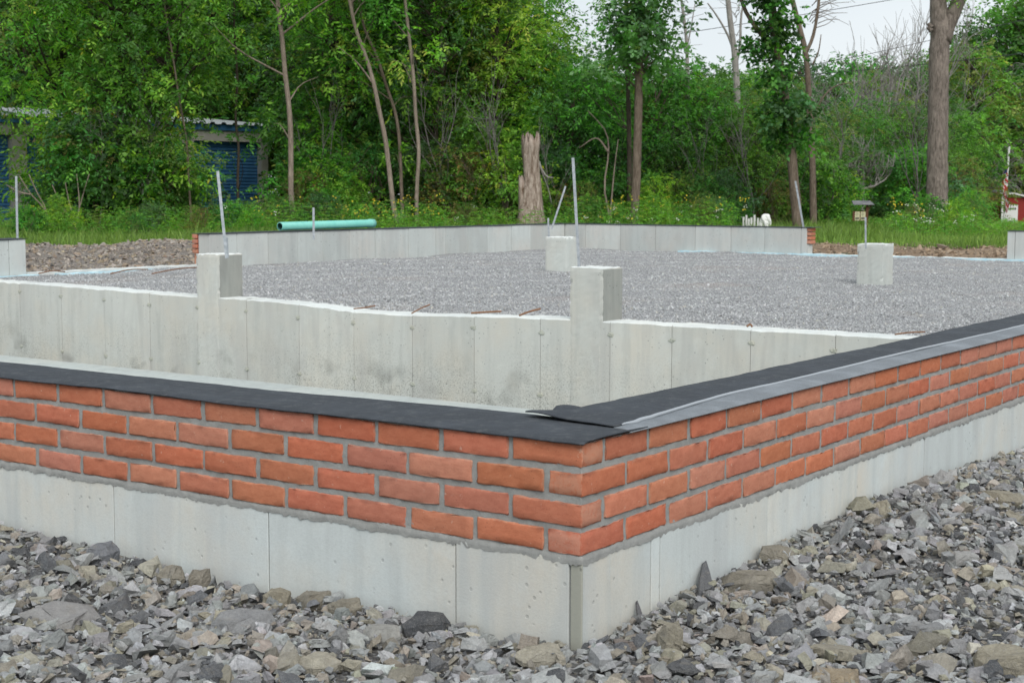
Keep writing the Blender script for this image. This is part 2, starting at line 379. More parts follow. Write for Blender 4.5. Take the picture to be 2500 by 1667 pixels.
# ================================================================== SETTING
rng = np.random.default_rng(7)
def sheet(name, xs, ys, zfun, keep, mat, kind='structure', parent=None):
    X, Y = np.meshgrid(xs, ys); Z = zfun(X, Y)
    V = np.stack([X, Y, Z], -1).reshape(-1, 3); nx, ny = len(xs), len(ys)
    i, j = np.meshgrid(np.arange(nx-1), np.arange(ny-1))
    cx, cy = (xs[i]+xs[i+1])/2, (ys[j]+ys[j+1])/2
    ok = keep(cx, cy).ravel()
    a = (j*nx+i).ravel(); Fc = np.stack([a, a+1, a+nx+1, a+nx], -1)[ok]
    o_ = link(name, fast_mesh(name, V, Fc, smooth_shade=True), mat, parent)
    if kind: o_['kind'] = kind
    return o_
gx = np.unique(np.concatenate([np.linspace(-600, -60, 28), np.linspace(-60, 30, 91), np.linspace(30, 600, 28), [-13.55, -.12]]))
gy = np.unique(np.concatenate([np.linspace(-300, -10, 15), np.linspace(-10, 80, 91), np.linspace(80, 800, 37), [.12, 20.55]]))
sheet('ground', gx, gy, ground_z, lambda x, y: ~((x > -13.55) & (x < -.12) & (y > .12) & (y < 20.55)), M['ground'])

def h_front(x, y):
    h = -0.487 + 0.055*np.exp(-((y-1.25)/.75)**2-(x/.55)**2) + .035*np.exp(-((y-2.6)/1.5)**2-((x-.25)/.5)**2)
    h = h + .016*np.sin(2.3*x+1.0)*np.cos(2.9*y+.4) + .008*np.sin(7.1*x+3*y) + .02*np.exp(-((x+2.1)/.5)**2-((y+.15)/.3)**2)
    return h - .012*np.exp(-((x+.1)/.3)**2-((y+.05)/.3)**2)
bed = sheet('gravel_ground', np.linspace(-5, 4, 91), np.linspace(-4.5, 11, 156), h_front,
            lambda x, y: ~((x < -.06) & (y > .06)), M['gravel_bed'])
tag(bed, 'loose crushed grey and tan stone around the outside of the wall', 'gravel')

def ztop(x):
    return np.interp(x, [-13.4, -11, -9, -8, -7.3, -6.7, -6.1, -5.4, -4.6, -2, 0], [-.365, -.37, -.40, -.40, -.42, -.45, -.45, -.425, -.408, -.40, -.41])
def h_floor(x, y):
    e = smooth(7.6, 7.12, y)
    return -.452 + .014*np.sin(1.9*x+.7*y)*np.sin(1.3*y) + .008*np.sin(5*x-3*y) + .005*np.sin(11*x+8*y)*np.sin(6*y) + e*(ztop(x)+.437)
gf = sheet('gravel_floor', np.linspace(-13.5, -.1, 90), np.linspace(7.0, 20.5, 100), h_floor, lambda x, y: x < 99, M['gravel_floor'])
tag(gf, 'level grey gravel fill inside the concrete walls', 'gravel')
mb = MB(); mb.box(-13.4, -.2, .2, 6.95, -1.3, -1.137)
o = mb.build('footing', M['footing']); tag(o, 'pale concrete footing strip below the long inner wall', 'footing', kind='structure')

# soil patch and rubble bank
def soil_z(x, y): return ground_z(x, y) + .02 + .02*np.sin(1.7*x)*np.sin(2.1*y) + .012*np.sin(6*x+2*y)
o = sheet('soil', np.linspace(-12, 6, 60), np.linspace(20.72, 29, 40), soil_z, lambda x, y: y < 25.4 + .5*np.sin(.9*x)+.3*np.sin(2.7*x) - .12*(x+8), M['soil'])
tag(o, 'bare tan soil strip beyond the far opening', 'soil')
def rub_z(x, y):
    t = smooth(-13.8, -17.2, x)
    return -.46 + .15*t*(1-smooth(-18, -19.5, x)) + .03*np.sin(2.1*y+1.3*x) * t + .02*np.sin(5.3*y-2*x)*t
o = sheet('rubble_bank', np.linspace(-19.6, -13.66, 60), np.linspace(3, 19, 110), rub_z, lambda x, y: x < 99, M['rubble_bed'])
tag(o, 'low bank of broken brownish rubble outside the left opening', 'rubble')

# ------------------------------------------------------------------ stones
def hull_stone(seed, npts=14, flat=.5):
    r_ = np.random.default_rng(seed)
    pts = r_.normal(size=(npts, 3)); pts /= np.linalg.norm(pts, axis=1)[:, None]
    pts = np.sign(pts)*np.abs(pts)**r_.uniform(.65, 1.0)
    pts *= np.array([.5, .5*r_.uniform(.55, .95), .5*flat*r_.uniform(.7, 1.3)])*r_.uniform(.85, 1.1, (npts, 1))
    bm = bmesh.new()
    for p_ in pts: bm.verts.new(p_)
    res = bmesh.ops.convex_hull(bm, input=list(bm.verts))
    bmesh.ops.delete(bm, geom=[g_ for g_ in res['geom_interior'] if isinstance(g_, bmesh.types.BMVert)], context='VERTS')
    bmesh.ops.triangulate(bm, faces=list(bm.faces)); bm.verts.ensure_lookup_table(); bm.verts.index_update()
    V = np.array([v.co[:] for v in bm.verts]); Fc = np.array([[v.index for v in f.verts] for f in bm.faces]); bm.free()
    return V, Fc
def shard_stone(seed):
    """broken shale: an irregular slab with skewed, cut sides"""
    r_ = np.random.default_rng(seed); n_ = int(r_.integers(3, 6))+(1 if r_.random() < .5 else 0)
    an = np.sort(np.linspace(0, 2*math.pi, n_, endpoint=False)+r_.uniform(-.38, .38, n_)); rad = r_.uniform(.32, .62, n_)
    el = r_.uniform(.45, .9); th = r_.uniform(.12, .36)
    lo = np.stack([rad*np.cos(an), rad*np.sin(an)*el, np.full(n_, -th/2)+r_.normal(0, .05, n_)], -1)
    sc = r_.uniform(.45, .95, n_); sh = r_.normal(0, .07, 2)
    hi = np.stack([rad*np.cos(an)*sc+sh[0], rad*np.sin(an)*el*sc+sh[1], np.full(n_, th/2)+r_.normal(0, .07, n_)], -1)
    V = np.concatenate([lo, hi, [[sh[0]*1.5+r_.normal(0, .08), sh[1]*1.5, th/2*r_.uniform(.8, 1.3)]]]); Fc = []
    for q in range(n_):
        p_ = (q+1) % n_
        Fc += [(q, p_, n_+p_), (q, n_+p_, n_+q), (n_+q, n_+p_, 2*n_)]
    for q in range(1, n_-1): Fc.append((0, q+1, q))
    return V, np.array(Fc)
def refine(VF, seed, amp=.022):
    """one midpoint subdivision with small knocks, for stones seen large"""
    V, Fc = VF; r_ = np.random.default_rng(seed); V = [np.array(v) for v in V]; mid = {}; out = []
    def mp_(a, b):
        k_ = (min(a, b), max(a, b))
        if k_ not in mid: mid[k_] = len(V); V.append((V[a]+V[b])/2+r_.normal(0, amp, 3)*np.array([1, 1, .7]))
        return mid[k_]
    for a, b, c in Fc:
        ab, bc, ca = mp_(a, b), mp_(b, c), mp_(c, a); out += [(a, ab, ca), (ab, b, bc), (ca, bc, c), (ab, bc, ca)]
    return np.array(V), np.array(out)
PROTO = [shard_stone(100+i) for i in range(60)]
SLAB = [refine(PROTO[i], 500+i) for i in range(60)]
TINY = [hull_stone(300+i, 6, .6) for i in range(16)]
def rand_rot(n, r_, tilt):
    az = r_.uniform(0, 2*math.pi, n); tx = r_.normal(0, tilt, n); ty = r_.normal(0, tilt, n)
    ca, sa, cx_, sx_, cy_, sy_ = np.cos(az), np.sin(az), np.cos(tx), np.sin(tx), np.cos(ty), np.sin(ty)
    Z0 = np.zeros(n); O = np.ones(n)
    Rz = np.stack([ca, -sa, Z0, sa, ca, Z0, Z0, Z0, O], -1).reshape(n, 3, 3)
    Rx = np.stack([O, Z0, Z0, Z0, cx_, -sx_, Z0, sx_, cx_], -1).reshape(n, 3, 3)
    Ry = np.stack([cy_, Z0, sy_, Z0, O, Z0, -sy_, Z0, cy_], -1).reshape(n, 3, 3)
    return Rx@Ry@Rz
def stone_colors(n, r_, tan=.28):
    g_ = np.exp(r_.normal(math.log(.355), .25, n))[:, None]*np.array([.972, 1.0, 1.012])*(1+r_.normal(0, .018, (n, 3)))
    t_ = np.exp(r_.normal(math.log(.33), .22, n))[:, None]*np.array([1.05, .97, .80])*(1+r_.normal(0, .03, (n, 3)))
    d_ = np.exp(r_.normal(math.log(.12), .25, n))[:, None]*np.array([.95, 1.0, 1.08])
    u_ = r_.random(n)[:, None]
    return np.clip(np.where(u_ < tan, t_, np.where(u_ < tan+.09, d_, g_)), .02, .7)
def scatter_mesh(name, pos, size, rot, cols, protos, r_):
    pid = r_.integers(0, len(protos), len(pos)); VV, FF, CC = [], [], []; off = 0
    for q, (V, Fc) in enumerate(protos):
        sel = np.where(pid == q)[0]
        if not len(sel): continue
        W_ = np.einsum('nij,vj->nvi', rot[sel], V)*size[sel][:, None, None]+pos[sel][:, None, :]
        VV.append(W_.reshape(-1, 3)); nv = len(V)
        FF.append((Fc[None]+(np.arange(len(sel))*nv)[:, None, None]+off).reshape(-1, 3)); off += nv*len(sel)
        CC.append(np.repeat(cols[sel], len(Fc), 0))
    return fast_mesh(name, np.concatenate(VV), np.concatenate(FF), np.concatenate(CC))

# front gravel: region in front of the two wall faces
def in_front(p, pad=.0):
    x, y = p[:, 0], p[:, 1]
    out = ~((x < pad) & (y > -pad))
    nd = (x-.02)*.583-(y+.30)*.813            # metres towards the photographer from the nearest ground in view
    right = (x-.907)*.962+(y-.334)*.272
    return out & (nd < .55) & (right < .75) & (x > -3.3) & (y < 6.0)
N0 = 175000
pts = np.stack([rng.uniform(-3.3, 2.6, N0), rng.uniform(-2.4, 6.0, N0)], -1)
pts = pts[in_front(pts, .012)]
n0 = len(pts); u = rng.random(n0)
size = np.where(u < .64, rng.uniform(.014, .030, n0), np.where(u < .89, rng.uniform(.028, .048, n0), np.where(u < .990, rng.uniform(.046, .078, n0), rng.uniform(.075, .105, n0))))
# thin out: nearer the wall foot and right side keep all, elsewhere by size
area = 1.0
keepn = rng.random(n0) < .75
pts, size = pts[keepn], size[keepn]; n0 = len(pts)
clear = ~((pts[:, 0] < size*.42) & (pts[:, 1] > -size*.42))
pts, size = pts[clear], size[clear]; n0 = len(pts)
pos = np.concatenate([pts, (h_front(pts[:, 0], pts[:, 1]) + rng.uniform(-.004, .020, n0) + size*.10)[:, None]], 1)
rot = rand_rot(n0, rng, .34); cols = stone_colors(n0, rng)
dep = (pos-CAM)@_fw; px = 1250+F*((pos-CAM)@_r2)/dep; py = 833.5-F*((pos-CAM)@_u2)/dep
vis = (px > 0) & (px < 2500) & (py < 1667)
score = np.where(vis, size/dep, 0) + np.where(size > .075, 1, 0)*vis
order = np.argsort(-score); top = order[:300]; rest = order[300:]
big_ = rest[size[rest] > .036]; sml = rest[size[rest] <= .036]
link('loose_stone', scatter_mesh('loose_stone', pos[sml], size[sml], rot[sml], cols[sml], PROTO, rng), M['stone_mass'], bed)['kind'] = 'stuff'
link('loose_slabs', scatter_mesh('loose_slabs', pos[big_], size[big_], rot[big_], cols[big_], SLAB, rng), M['stone_mass'], bed)['kind'] = 'stuff'
NF = 60000          # chips and fines packed between
fp = np.stack([rng.uniform(-3.0, 1.6, NF), rng.uniform(-1.6, 4.6, NF)], -1); fp = fp[in_front(fp, .004)]; nf_ = len(fp)
fs = rng.uniform(.006, .016, nf_); fpos = np.concatenate([fp, (h_front(fp[:, 0], fp[:, 1])+rng.uniform(.0, .010, nf_))[:, None]], 1)
link('stone_chips', scatter_mesh('stone_chips', fpos, fs, rand_rot(nf_, rng, .5), stone_colors(nf_, rng, .3), TINY, rng), M['stone_mass'], bed)['kind'] = 'stuff'
pm = [fast_mesh('stone', V, Fc) for V, Fc in SLAB]
for q in pm: q.materials.append(M['stone'])
for i in top:
    o = link('stone', pm[int(rng.integers(len(pm)))], None, bed)
    mw = Matrix(rot[i].tolist()).to_4x4(); s_ = size[i]*rng.uniform(1.0, 1.25)
    o.matrix_world = Matrix.Translation(pos[i]) @ mw @ Matrix.Diagonal((s_, s_, s_*rng.uniform(.7, 1.2), 1))
    o.color = (*cols[i], 1)

# inner gravel: small angular stones over the fill
NG = 80000
gp = np.stack([rng.uniform(-13.3, -.2, NG), 7.16+(rng.random(NG)**1.6)*13.2], -1)
gp = gp[(gp[:, 0] < -1.2-(gp[:, 1]-7)*.30+1.6)]
ng = len(gp); gs = np.exp(rng.normal(math.log(.019), .28, ng)); gs = np.clip(gs, .012, .07)
gpos = np.concatenate([gp, (h_floor(gp[:, 0], gp[:, 1])+gs*.18)[:, None]], 1)
gc = stone_colors(ng, rng, .05)*1.45*np.array([.99, 1.0, 1.01]); gc = (gc*.46+.54*.33)*1.24
link('loose_gravel', scatter_mesh('loose_gravel', gpos, gs, rand_rot(ng, rng, .5), np.clip(gc, 0, .7), TINY, rng), M['stone_mass'], gf)['kind'] = 'stuff'

# rubble bank stones
NR = 15000
rp = np.stack([rng.uniform(-19.4, -13.7, NR), rng.uniform(6.5, 18.5, NR)], -1)
rs = np.exp(rng.normal(math.log(.046), .40, NR)); rs = np.clip(rs, .02, .17)
rs = np.where(rp[:, 0] < -17.6, rs*1.35, rs)
rpos = np.concatenate([rp, (rub_z(rp[:, 0], rp[:, 1])+rs*.12)[:, None]], 1)
rc = stone_colors(NR, rng, .30)*np.array([.84, .72, .62])
link('broken_stone', scatter_mesh('broken_stone', rpos, rs, rand_rot(NR, rng, .4), np.clip(rc, 0, .6), PROTO, rng), M['stone_mass'], bpy.data.objects['rubble_bank'])['kind'] = 'stuff'
# clods and straw on the soil
NS = 5000
sp_ = np.stack([rng.uniform(-11, 3, NS), rng.uniform(20.8, 26.5, NS)], -1); ss = np.exp(rng.normal(math.log(.05), .5, NS))
spos = np.concatenate([sp_, (soil_z(sp_[:, 0], sp_[:, 1])+ss*.1)[:, None]], 1)
sc_ = np.exp(rng.normal(math.log(.23), .35, NS))[:, None]*np.array([1.25, .92, .62])
link('clod', scatter_mesh('clod', spos, ss, rand_rot(NS, rng, .3), np.clip(sc_, 0, .6), TINY, rng), M['stone_mass'], bpy.data.objects['soil'])['kind'] = 'stuff'

# ------------------------------------------------------------------ bricks
BL, BH, BW, JL, JH = .1925, .0540, .092, .206, .0677
def brick_mesh(seed, nx=13, ny=7, nz=7):
    r_ = np.random.default_rng(seed)
    bm = bmesh.new(); VV = {}; 
    def axis(n_, L_):
        e = .0042/L_; return np.concatenate([[0, e*.35, e], np.linspace(0, 1, n_-3)[1:-1]*(1-2*e)+e, [1-e, 1-e*.35, 1]])
    gxs, gys, gzs = axis(nx, BL), axis(ny, BW), axis(nz, BH); assert len(gxs) == nx+1
    def vert(i, j, k_):
        if (i, j, k_) not in VV:
            p_ = np.array([gxs[i]-.5, gys[j]-.5, gzs[k_]-.5])*np.array([BL, BW, BH])
            h_ = np.array([BL, BW, BH])/2; rr = .0045          # rounded arrises
            q = np.clip(p_, -h_+rr, h_-rr); d_ = p_-q; L_ = np.linalg.norm(d_)
            if L_ > rr: p_ = q+d_/L_*rr
            wv = wob(p_)
            if (abs(h_-np.abs(p_)) < .0045).sum() >= 2: wv = wv+r_.normal(0, .0005, 3)-np.sign(p_)*abs(r_.normal(0, .0006))
            VV[(i, j, k_)] = bm.verts.new(p_+wv)
        return VV[(i, j, k_)]
    ph = r_.uniform(0, 6.28, 12); sag = r_.uniform(-.0006, .0016)
    def wob(p_):
        x, y, z = p_*60
        return np.array([.0008*math.sin(z*2.1+ph[0])+.0005*math.sin(y*2+ph[1]), .0007*math.sin(x*.9+ph[2])*math.cos(z*1.5+ph[3])+.0003*math.sin(x*3+ph[4]),
                         .0006*math.sin(x*.8+ph[5])+.0004*math.sin(x*2.3+ph[6]+np.sign(z)*2)-sag*math.cos(x*.27)]) + r_.normal(0, .0004, 3)
    for i in range(nx):
        for j in range(ny):
            for k_, fl in ((0, 1), (nz, 0)):
                q = [vert(i, j, k_), vert(i+1, j, k_), vert(i+1, j+1, k_), vert(i, j+1, k_)]; bm.faces.new(q[::-1] if fl else q)
    for i in range(nx):
        for k_ in range(nz):
            for j, fl in ((0, 0), (ny, 1)):
                q = [vert(i, j, k_), vert(i+1, j, k_), vert(i+1, j, k_+1), vert(i, j, k_+1)]; bm.faces.new(q[::-1] if fl else q)
    for j in range(ny):
        for k_ in range(nz):
            for i, fl in ((0, 1), (nx, 0)):
                q = [vert(i, j, k_), vert(i, j+1, k_), vert(i, j+1, k_+1), vert(i, j, k_+1)]; bm.faces.new(q[::-1] if fl else q)
    me = bpy.data.meshes.new('brick'); bm.to_mesh(me); bm.free()
    for p_ in me.polygons: p_.use_smooth = True
    me.materials.append(M['brick']); return me
BRICKS = [brick_mesh(i) for i in range(12)]
wall = empty('brick_foundation_wall')
def brick(parent, x, y, z, along_y=False):
    if parent is wall:
        if along_y: x = min(max(x, -BW/2-.0012), -BW/2+.0014)
        else: y = min(max(y, BW/2-.0014), BW/2+.0012)
    o_ = link('brick', BRICKS[int(rng.integers(12))], None, parent)
    o_.location = (x, y, z); o_.rotation_euler = (rng.normal(0, .006), rng.normal(0, .006), (math.pi/2 if along_y else 0)+(math.pi if rng.random() < .5 else 0)+rng.normal(0, .006))
    return o_


tag(wall, 'low corner foundation wall, four courses of red brick on pale concrete', 'wall')
A_END, B_END = -4.2, 9.8
for c_ in range(4):
    z = -c_*JH-BH/2-.0012
    if c_ % 2 == 0:      # corner brick lies along the x wall
        x = -BL/2
        while x > A_END: brick(wall, x+rng.normal(0, .0012), BW/2+rng.normal(0, .0012), z+rng.normal(0, .001)); x -= JL
        y = BW+.013+BL/2
        while y < B_END: brick(wall, -BW/2+rng.normal(0, .0012), y+rng.normal(0, .0012), z+rng.normal(0, .001), True); y += JL
    else:
        y = BL/2
        while y < B_END: brick(wall, -BW/2+rng.normal(0, .0012), y+rng.normal(0, .0012), z+rng.normal(0, .001), True); y += JL
        x = -(BW+.013+BL/2)
        while x > A_END: brick(wall, x+rng.normal(0, .0012), BW/2+rng.normal(0, .0012), z+rng.normal(0, .001)); x -= JL
# mortar: one rough sheet that turns the corner, with a ragged smear over the concrete below
sa = np.concatenate([np.arange(A_END, 0, .007), [0.0]]); sb = np.arange(.007, B_END, .011)
zs = np.linspace(-.001, -.2795, 42)
rows = []
for zi, z in enumerate(zs):
    bulge = .0045*smooth(-.258, -.266, z)
    rec = .0046-bulge + rng.normal(0, .0005, len(sa)+len(sb)) + .0005*np.sin(np.arange(len(sa)+len(sb))*.21+zi*.9)
    t_ = np.concatenate([sa, sb]); zz = np.full(len(t_), z)
    if zi >= 38: zz = zz + (zi-37)*(.0011*wobble(t_*17, 5)+.0006*wobble(t_*70, 6)+rng.normal(0, .0005, len(t_)))
    xA = np.stack([np.minimum(sa, -rec[:len(sa)]), rec[:len(sa)], zz[:len(sa)]], -1)
    xB = np.stack([-rec[len(sa):], np.maximum(sb, rec[len(sa):]), zz[len(sa):]], -1)
    rows.append(np.concatenate([xA, xB]))
V = np.concatenate(rows); nt = len(sa)+len(sb)
i, j = np.meshgrid(np.arange(nt-1), np.arange(len(zs)-1)); a_ = (j*nt+i).ravel()
link('mortar', fast_mesh('mortar', V, np.stack([a_, a_+nt, a_+nt+1, a_+1], -1), smooth_shade=True), M['mortar'], wall)
# concrete below
seamA = [0, -.033, -.362, -.989, -1.608, -2.22, -2.84, -3.45, -4.2]
seamB = [0, .323, .367, .978, 1.605, 2.226, 2.852, 3.47, 4.09, 4.71, 5.33, 5.95, 6.57, 7.19, 7.81, 8.43, 9.05, 9.8]
def panel(parent, x0, x1, y0, y1, z0, z1, mat, name='panel', bevel=.0014):
    b_ = MB(); b_.box(x0, x1, y0, y1, z0, z1); return b_.build(name, mat, parent, bevel=bevel)
G = .0020
for q in range(1, len(seamA)):
    off = .002+rng.uniform(-.001, .0012); a0, a1 = seamA[q], seamA[q-1]
    if q == 1: panel(wall, a0+G, .0005, .0032, .009, -1.2, -.268, M['stained_concrete'], 'corner_strip', .002)
    else: panel(wall, a0+G, a1-G, off, .06, -1.2, -.268, M['base_concrete'])
for q in range(1, len(seamB)):
    off = .002+rng.uniform(-.001, .0012); b0, b1 = seamB[q-1], seamB[q]
    panel(wall, -.06, -off, max(b0+G, .010), b1-G, -1.2, -.268, M['stained_concrete'] if False else M['base_concrete'])
mb = MB(); mb.box(A_END, -.012, .012, .10, -1.19, -.27); mb.box(A_END, -.27, .10, .285, -1.25, -.006); mb.box(-.27, -.012, .10, B_END, -1.19, -.27)
mb.box(-.268, -.10, .101, B_END, -1.25, -.0045)
mb.build('core', M['wall_concrete'], wall)

# ------------------------------------------------------------------ felt on the wall tops
def felt_sheet(name, S, T, fn, mat, parent=None, thick=.003):
    s_, t_ = np.meshgrid(S, T); V = fn(s_, t_); n_ = len(S)
    i, j = np.meshgrid(np.arange(n_-1), np.arange(len(T)-1)); a_ = (j*n_+i).ravel()
    o_ = link(name, fast_mesh(name, V.reshape(-1, 3), np.stack([a_, a_+1, a_+n_+1, a_+n_], -1), smooth_shade=True), mat, parent)
    md_ = o_.modifiers.new('thickness', 'SOLIDIFY'); md_.thickness = thick; md_.offset = 1
    return o_
def fA(s, t):     # s along x, t 0 outer .. 1 inner
    y0 = -.010+.004*wobble(s*5, 21)-.002*wobble(s*14, 22); y1 = .230+.05*smooth(-1.3, -.4, s)+.012*wobble(s*2.2, 23)+.005*wobble(s*11, 24)
    y = y0+(y1-y0)*t
    z = .003+.0035*(1+wobble(s*3.1+t*2, 25))*(.3+.7*np.sin(math.pi*np.clip(t, 0, 1)))
    z = z-.006*smooth(.06, 0, t)*(.6+.4*wobble(s*6, 26))
    return np.stack([s, y, z], -1)
o = felt_sheet('roofing_felt', np.linspace(A_END, .011, 300), np.array([0, .02, .05, .1, .2, .35, .5, .65, .8, .9, .96, 1.0]), fA, M['felt'])
tag(o, 'black roofing felt strip lying on the brick wall that runs left', 'roofing felt', 'felt strips on the brick walls')
def fB(s, t):     # s along y, t 0 outer (flashing edge) .. 1 inner
    x0 = -.085+.0018*wobble(s*4, 31)+.050*smooth(.95, .2, s); x1 = -.262+.012*wobble(s*2.6, 32)+.004*wobble(s*13, 33)-.045*smooth(.40, .24, s)
    x = x0+(x1-x0)*t
    z = .0105+.004*(1+wobble(s*2.7+1.5*t, 34))*np.sin(math.pi*t*.9+.2) + .010*smooth(.42, .2, s)*smooth(.5, .9, t)
    return np.stack([x, s-.015*t*smooth(.5, .2, s)+.035*t*smooth(.3, .2, s), z], -1)
fb = empty('roofing_felt')
tag(fb, 'black roofing felt with grey folded edge on the brick wall receding right', 'roofing felt', 'felt strips on the brick walls')
felt_sheet('felt_sheet', np.concatenate([np.linspace(.2, .6, 30), np.linspace(.62, B_END, 300)]), np.linspace(0, 1, 12), fB, M['felt'], fb)
def fC(s, t):     # grey folded strip at the outer edge
    x0 = .012+.002*wobble(s*4, 41); x1 = -.086+.0018*wobble(s*4, 31)+.050*smooth(.95, .2, s)
    x = x0+(x1-x0)*t; z = .0075+.002*(1+wobble(s*3, 42))*t-.006*smooth(.15, 0, t)
    return np.stack([x, s+0*t, z], -1)
felt_sheet('folded_edge', np.concatenate([np.linspace(.195, .6, 30), np.linspace(.62, B_END, 300)]), np.array([0, .04, .1, .3, .5, .7, .9, 1.0]), fC, M['flashing'], fb, .002)
mb = MB(); ss_ = np.concatenate([np.linspace(.235, .6, 24), np.linspace(.63, B_END, 200)])
xx = -.086+.0018*wobble(ss_*4, 31)+.050*smooth(.95, .2, ss_)+.003+.004*smooth(.5, .25, ss_)*np.sin(ss_*70)
mb.tube(np.stack([xx, ss_, .0125+.002*wobble(ss_*3, 43)], -1), np.interp(ss_, [.235, .3, .5, 9], [.002, .006, .0045, .004]), 6)
mb.build('crease', M['film'], fb, True)
def fD(s, t):     # curled scrap at the inner corner
    x = -.255-.05*s; y = .335+.09*t-.04*s*t; z = .011+.006*np.sin(math.pi*s*.8)*(.4+.6*t)+.003*t
    return np.stack([x-.02*t, y, z], -1)
felt_sheet('curled_flap', np.linspace(0, 1, 10), np.linspace(0, 1, 8), fD, M['felt'], fb)
for (x_, y_) in ((-1.52, .02), (-.55, -.004), (-1.35, .05)):
    pass

# ------------------------------------------------------------------ long inner wall with two piers
inner = empty('inner_wall', (0, 0, 0))
tag(inner, 'long bare concrete wall with tie marks and two piers inside the brick corner', 'wall')
YW = 6.9
sx = list((np.array([-11.666, -10.987, -10.312, -9.64, -8.968, -8.308, -7.642, -6.984, -6.319, -5.659, -4.993, -4.333, -3.782, -3.122, -2.457])-CAM[0])*.97015+CAM[0])
sx = [-13.4, -12.6, -11.95] + [float(v) for v in sx] + [-1.68, -1.04, -.28]
def rough_panel(parent, x0, x1, y0, y1, z0, mat, zt, off, name='panel', segs=9):
    xs = np.linspace(x0, x1, segs); V = []
    for x in xs:
        t_ = zt(x); e = rng.normal(0, .0028)
        V += [(x, y0+off, z0), (x, y0+off, t_-.008+e), (x, y0+off+.008+abs(rng.normal(0, .004)), t_+e*.6), (x, y1, t_+rng.normal(0, .003)), (x, y1, z0)]
    b_ = MB(); Fc = []
    for i_ in range(segs-1):
        for q in range(4): Fc.append((i_*5+q, (i_+1)*5+q, (i_+1)*5+q+1, i_*5+q+1))
    Fc += [(0, 1, 2, 3, 4), tuple((segs-1)*5+q for q in (4, 3, 2, 1, 0))]
    b_.add(V, Fc); o_ = b_.build(name, mat, parent)
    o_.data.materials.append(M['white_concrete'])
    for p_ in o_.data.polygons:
        if abs(p_.normal.z) > .5 and p_.center.z > -.6: p_.material_index = 1  # pale laitance on top, with the sky's brightness put into its colour
    return o_
for q in range(len(sx)-1):
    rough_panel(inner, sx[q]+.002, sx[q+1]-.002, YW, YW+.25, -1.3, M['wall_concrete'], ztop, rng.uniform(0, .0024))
b_ = MB(); b_.box(-13.4, -.28, YW+.012, YW+.24, -1.29, -.47); b_.build('core', M['wall_concrete'], inner)
def lump(parent, x, y, z, r_, name, mat):
    a = rng.uniform(0, 6.28, 12); V = [(x, y-.004, z)]
    for t_ in range(12):
        th = t_*math.pi/6; rr = r_*rng.uniform(.6, 1.3)
        V.append((x+rr*1.5*math.cos(th), y+.001, z+rr*math.sin(th)))
    V2 = [(v[0]*.55+x*.45, y-.007*rng.uniform(.3, 1.4), v[2]*.55+z*.45) for v in V[1:]]
    Fc = [(1+i_, 1+(i_+1) % 12, 13+(i_+1) % 12, 13+i_) for i_ in range(12)]+[(0, 13+i_, 13+(i_+1) % 12) for i_ in range(12)]
    b_ = MB(); b_.add(V+V2, Fc); return b_.build(name, mat, parent)
for q in sx[1:-1]:
    zt = float(ztop(q))
    for zz in (zt-.105, -1.03):
        lump(inner, q+rng.normal(0, .006), YW-.001, zz+rng.normal(0, .008), .019, 'tie_mark', M['stained_concrete'])
def skylit_top(o_):  # whiter up-facing faces: pale skin plus sky light painted in
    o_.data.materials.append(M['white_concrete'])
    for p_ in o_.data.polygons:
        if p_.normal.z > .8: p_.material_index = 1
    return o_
def worn_block(x0, x1, y0, y1, z0, z1, seed):
    """cast block: subdivided box with chipped, slightly uneven arrises"""
    r_ = np.random.default_rng(seed); b_ = MB(); n_ = [max(4, int(round((q1-q0)/.03))) for q0, q1 in ((x0, x1), (y0, y1), (z0, z1))]
    lo, hi = np.array([x0, y0, z0]), np.array([x1, y1, z1]); idx = {}; V = []; Fc = []
    def v(i_):
        if i_ not in idx:
            t_ = np.array(i_)/np.array(n_); p_ = lo+(hi-lo)*t_; c_ = (lo+hi)/2; ends = [(a == 0 or a == m_) for a, m_ in zip(i_, n_)]
            if sum(ends) >= 2:
                k_ = .006+(r_.exponential(.005) if r_.random() < .45 else 0)
                for q in range(3):
                    if ends[q]: p_[q] += np.sign(c_[q]-p_[q])*min(k_, .022)*(.7 if q != 2 else .5)
            p_ += r_.normal(0, .0007, 3)
            if i_[2] == n_[2]: p_[2] += r_.normal(0, .0025)
            idx[i_] = len(V); V.append(p_)
        return idx[i_]
    for ax_ in range(3):
        a, b = [q for q in range(3) if q != ax_]
        for e in (0, n_[ax_]):
            for i_ in range(n_[a]):
                for j_ in range(n_[b]):
                    q = []
                    for da, db in ((0, 0), (1, 0), (1, 1), (0, 1)):
                        t_ = [0, 0, 0]; t_[ax_] = e; t_[a] = i_+da; t_[b] = j_+db; q.append(v(tuple(t_)))
                    flip = (e == 0) ^ (ax_ == 1); Fc.append(tuple(q[::-1]) if flip else tuple(q))
    b_.add(V, Fc); return b_
def pier(parent, x0, x1, y0, y1, z0, z1, sides=None, name='pier'):
    o_ = worn_block(x0, x1, y0, y1, z0, z1, int(abs(x0)*100)).build(name, M['wall_concrete'], parent)
    return skylit_top(o_)
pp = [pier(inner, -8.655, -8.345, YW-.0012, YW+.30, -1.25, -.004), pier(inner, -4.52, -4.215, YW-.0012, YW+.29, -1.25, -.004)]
pp[0]['label'] = 'concrete pier with damp side carrying a metal stake'
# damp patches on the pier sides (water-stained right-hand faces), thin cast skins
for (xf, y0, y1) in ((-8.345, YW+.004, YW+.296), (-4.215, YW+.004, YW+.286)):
    b_ = MB(); b_.box(xf-.01, xf+.0015, y0+.006, y1-.006, -.44, -.016); b_.build('damp_face', M['damp_concrete'], inner)

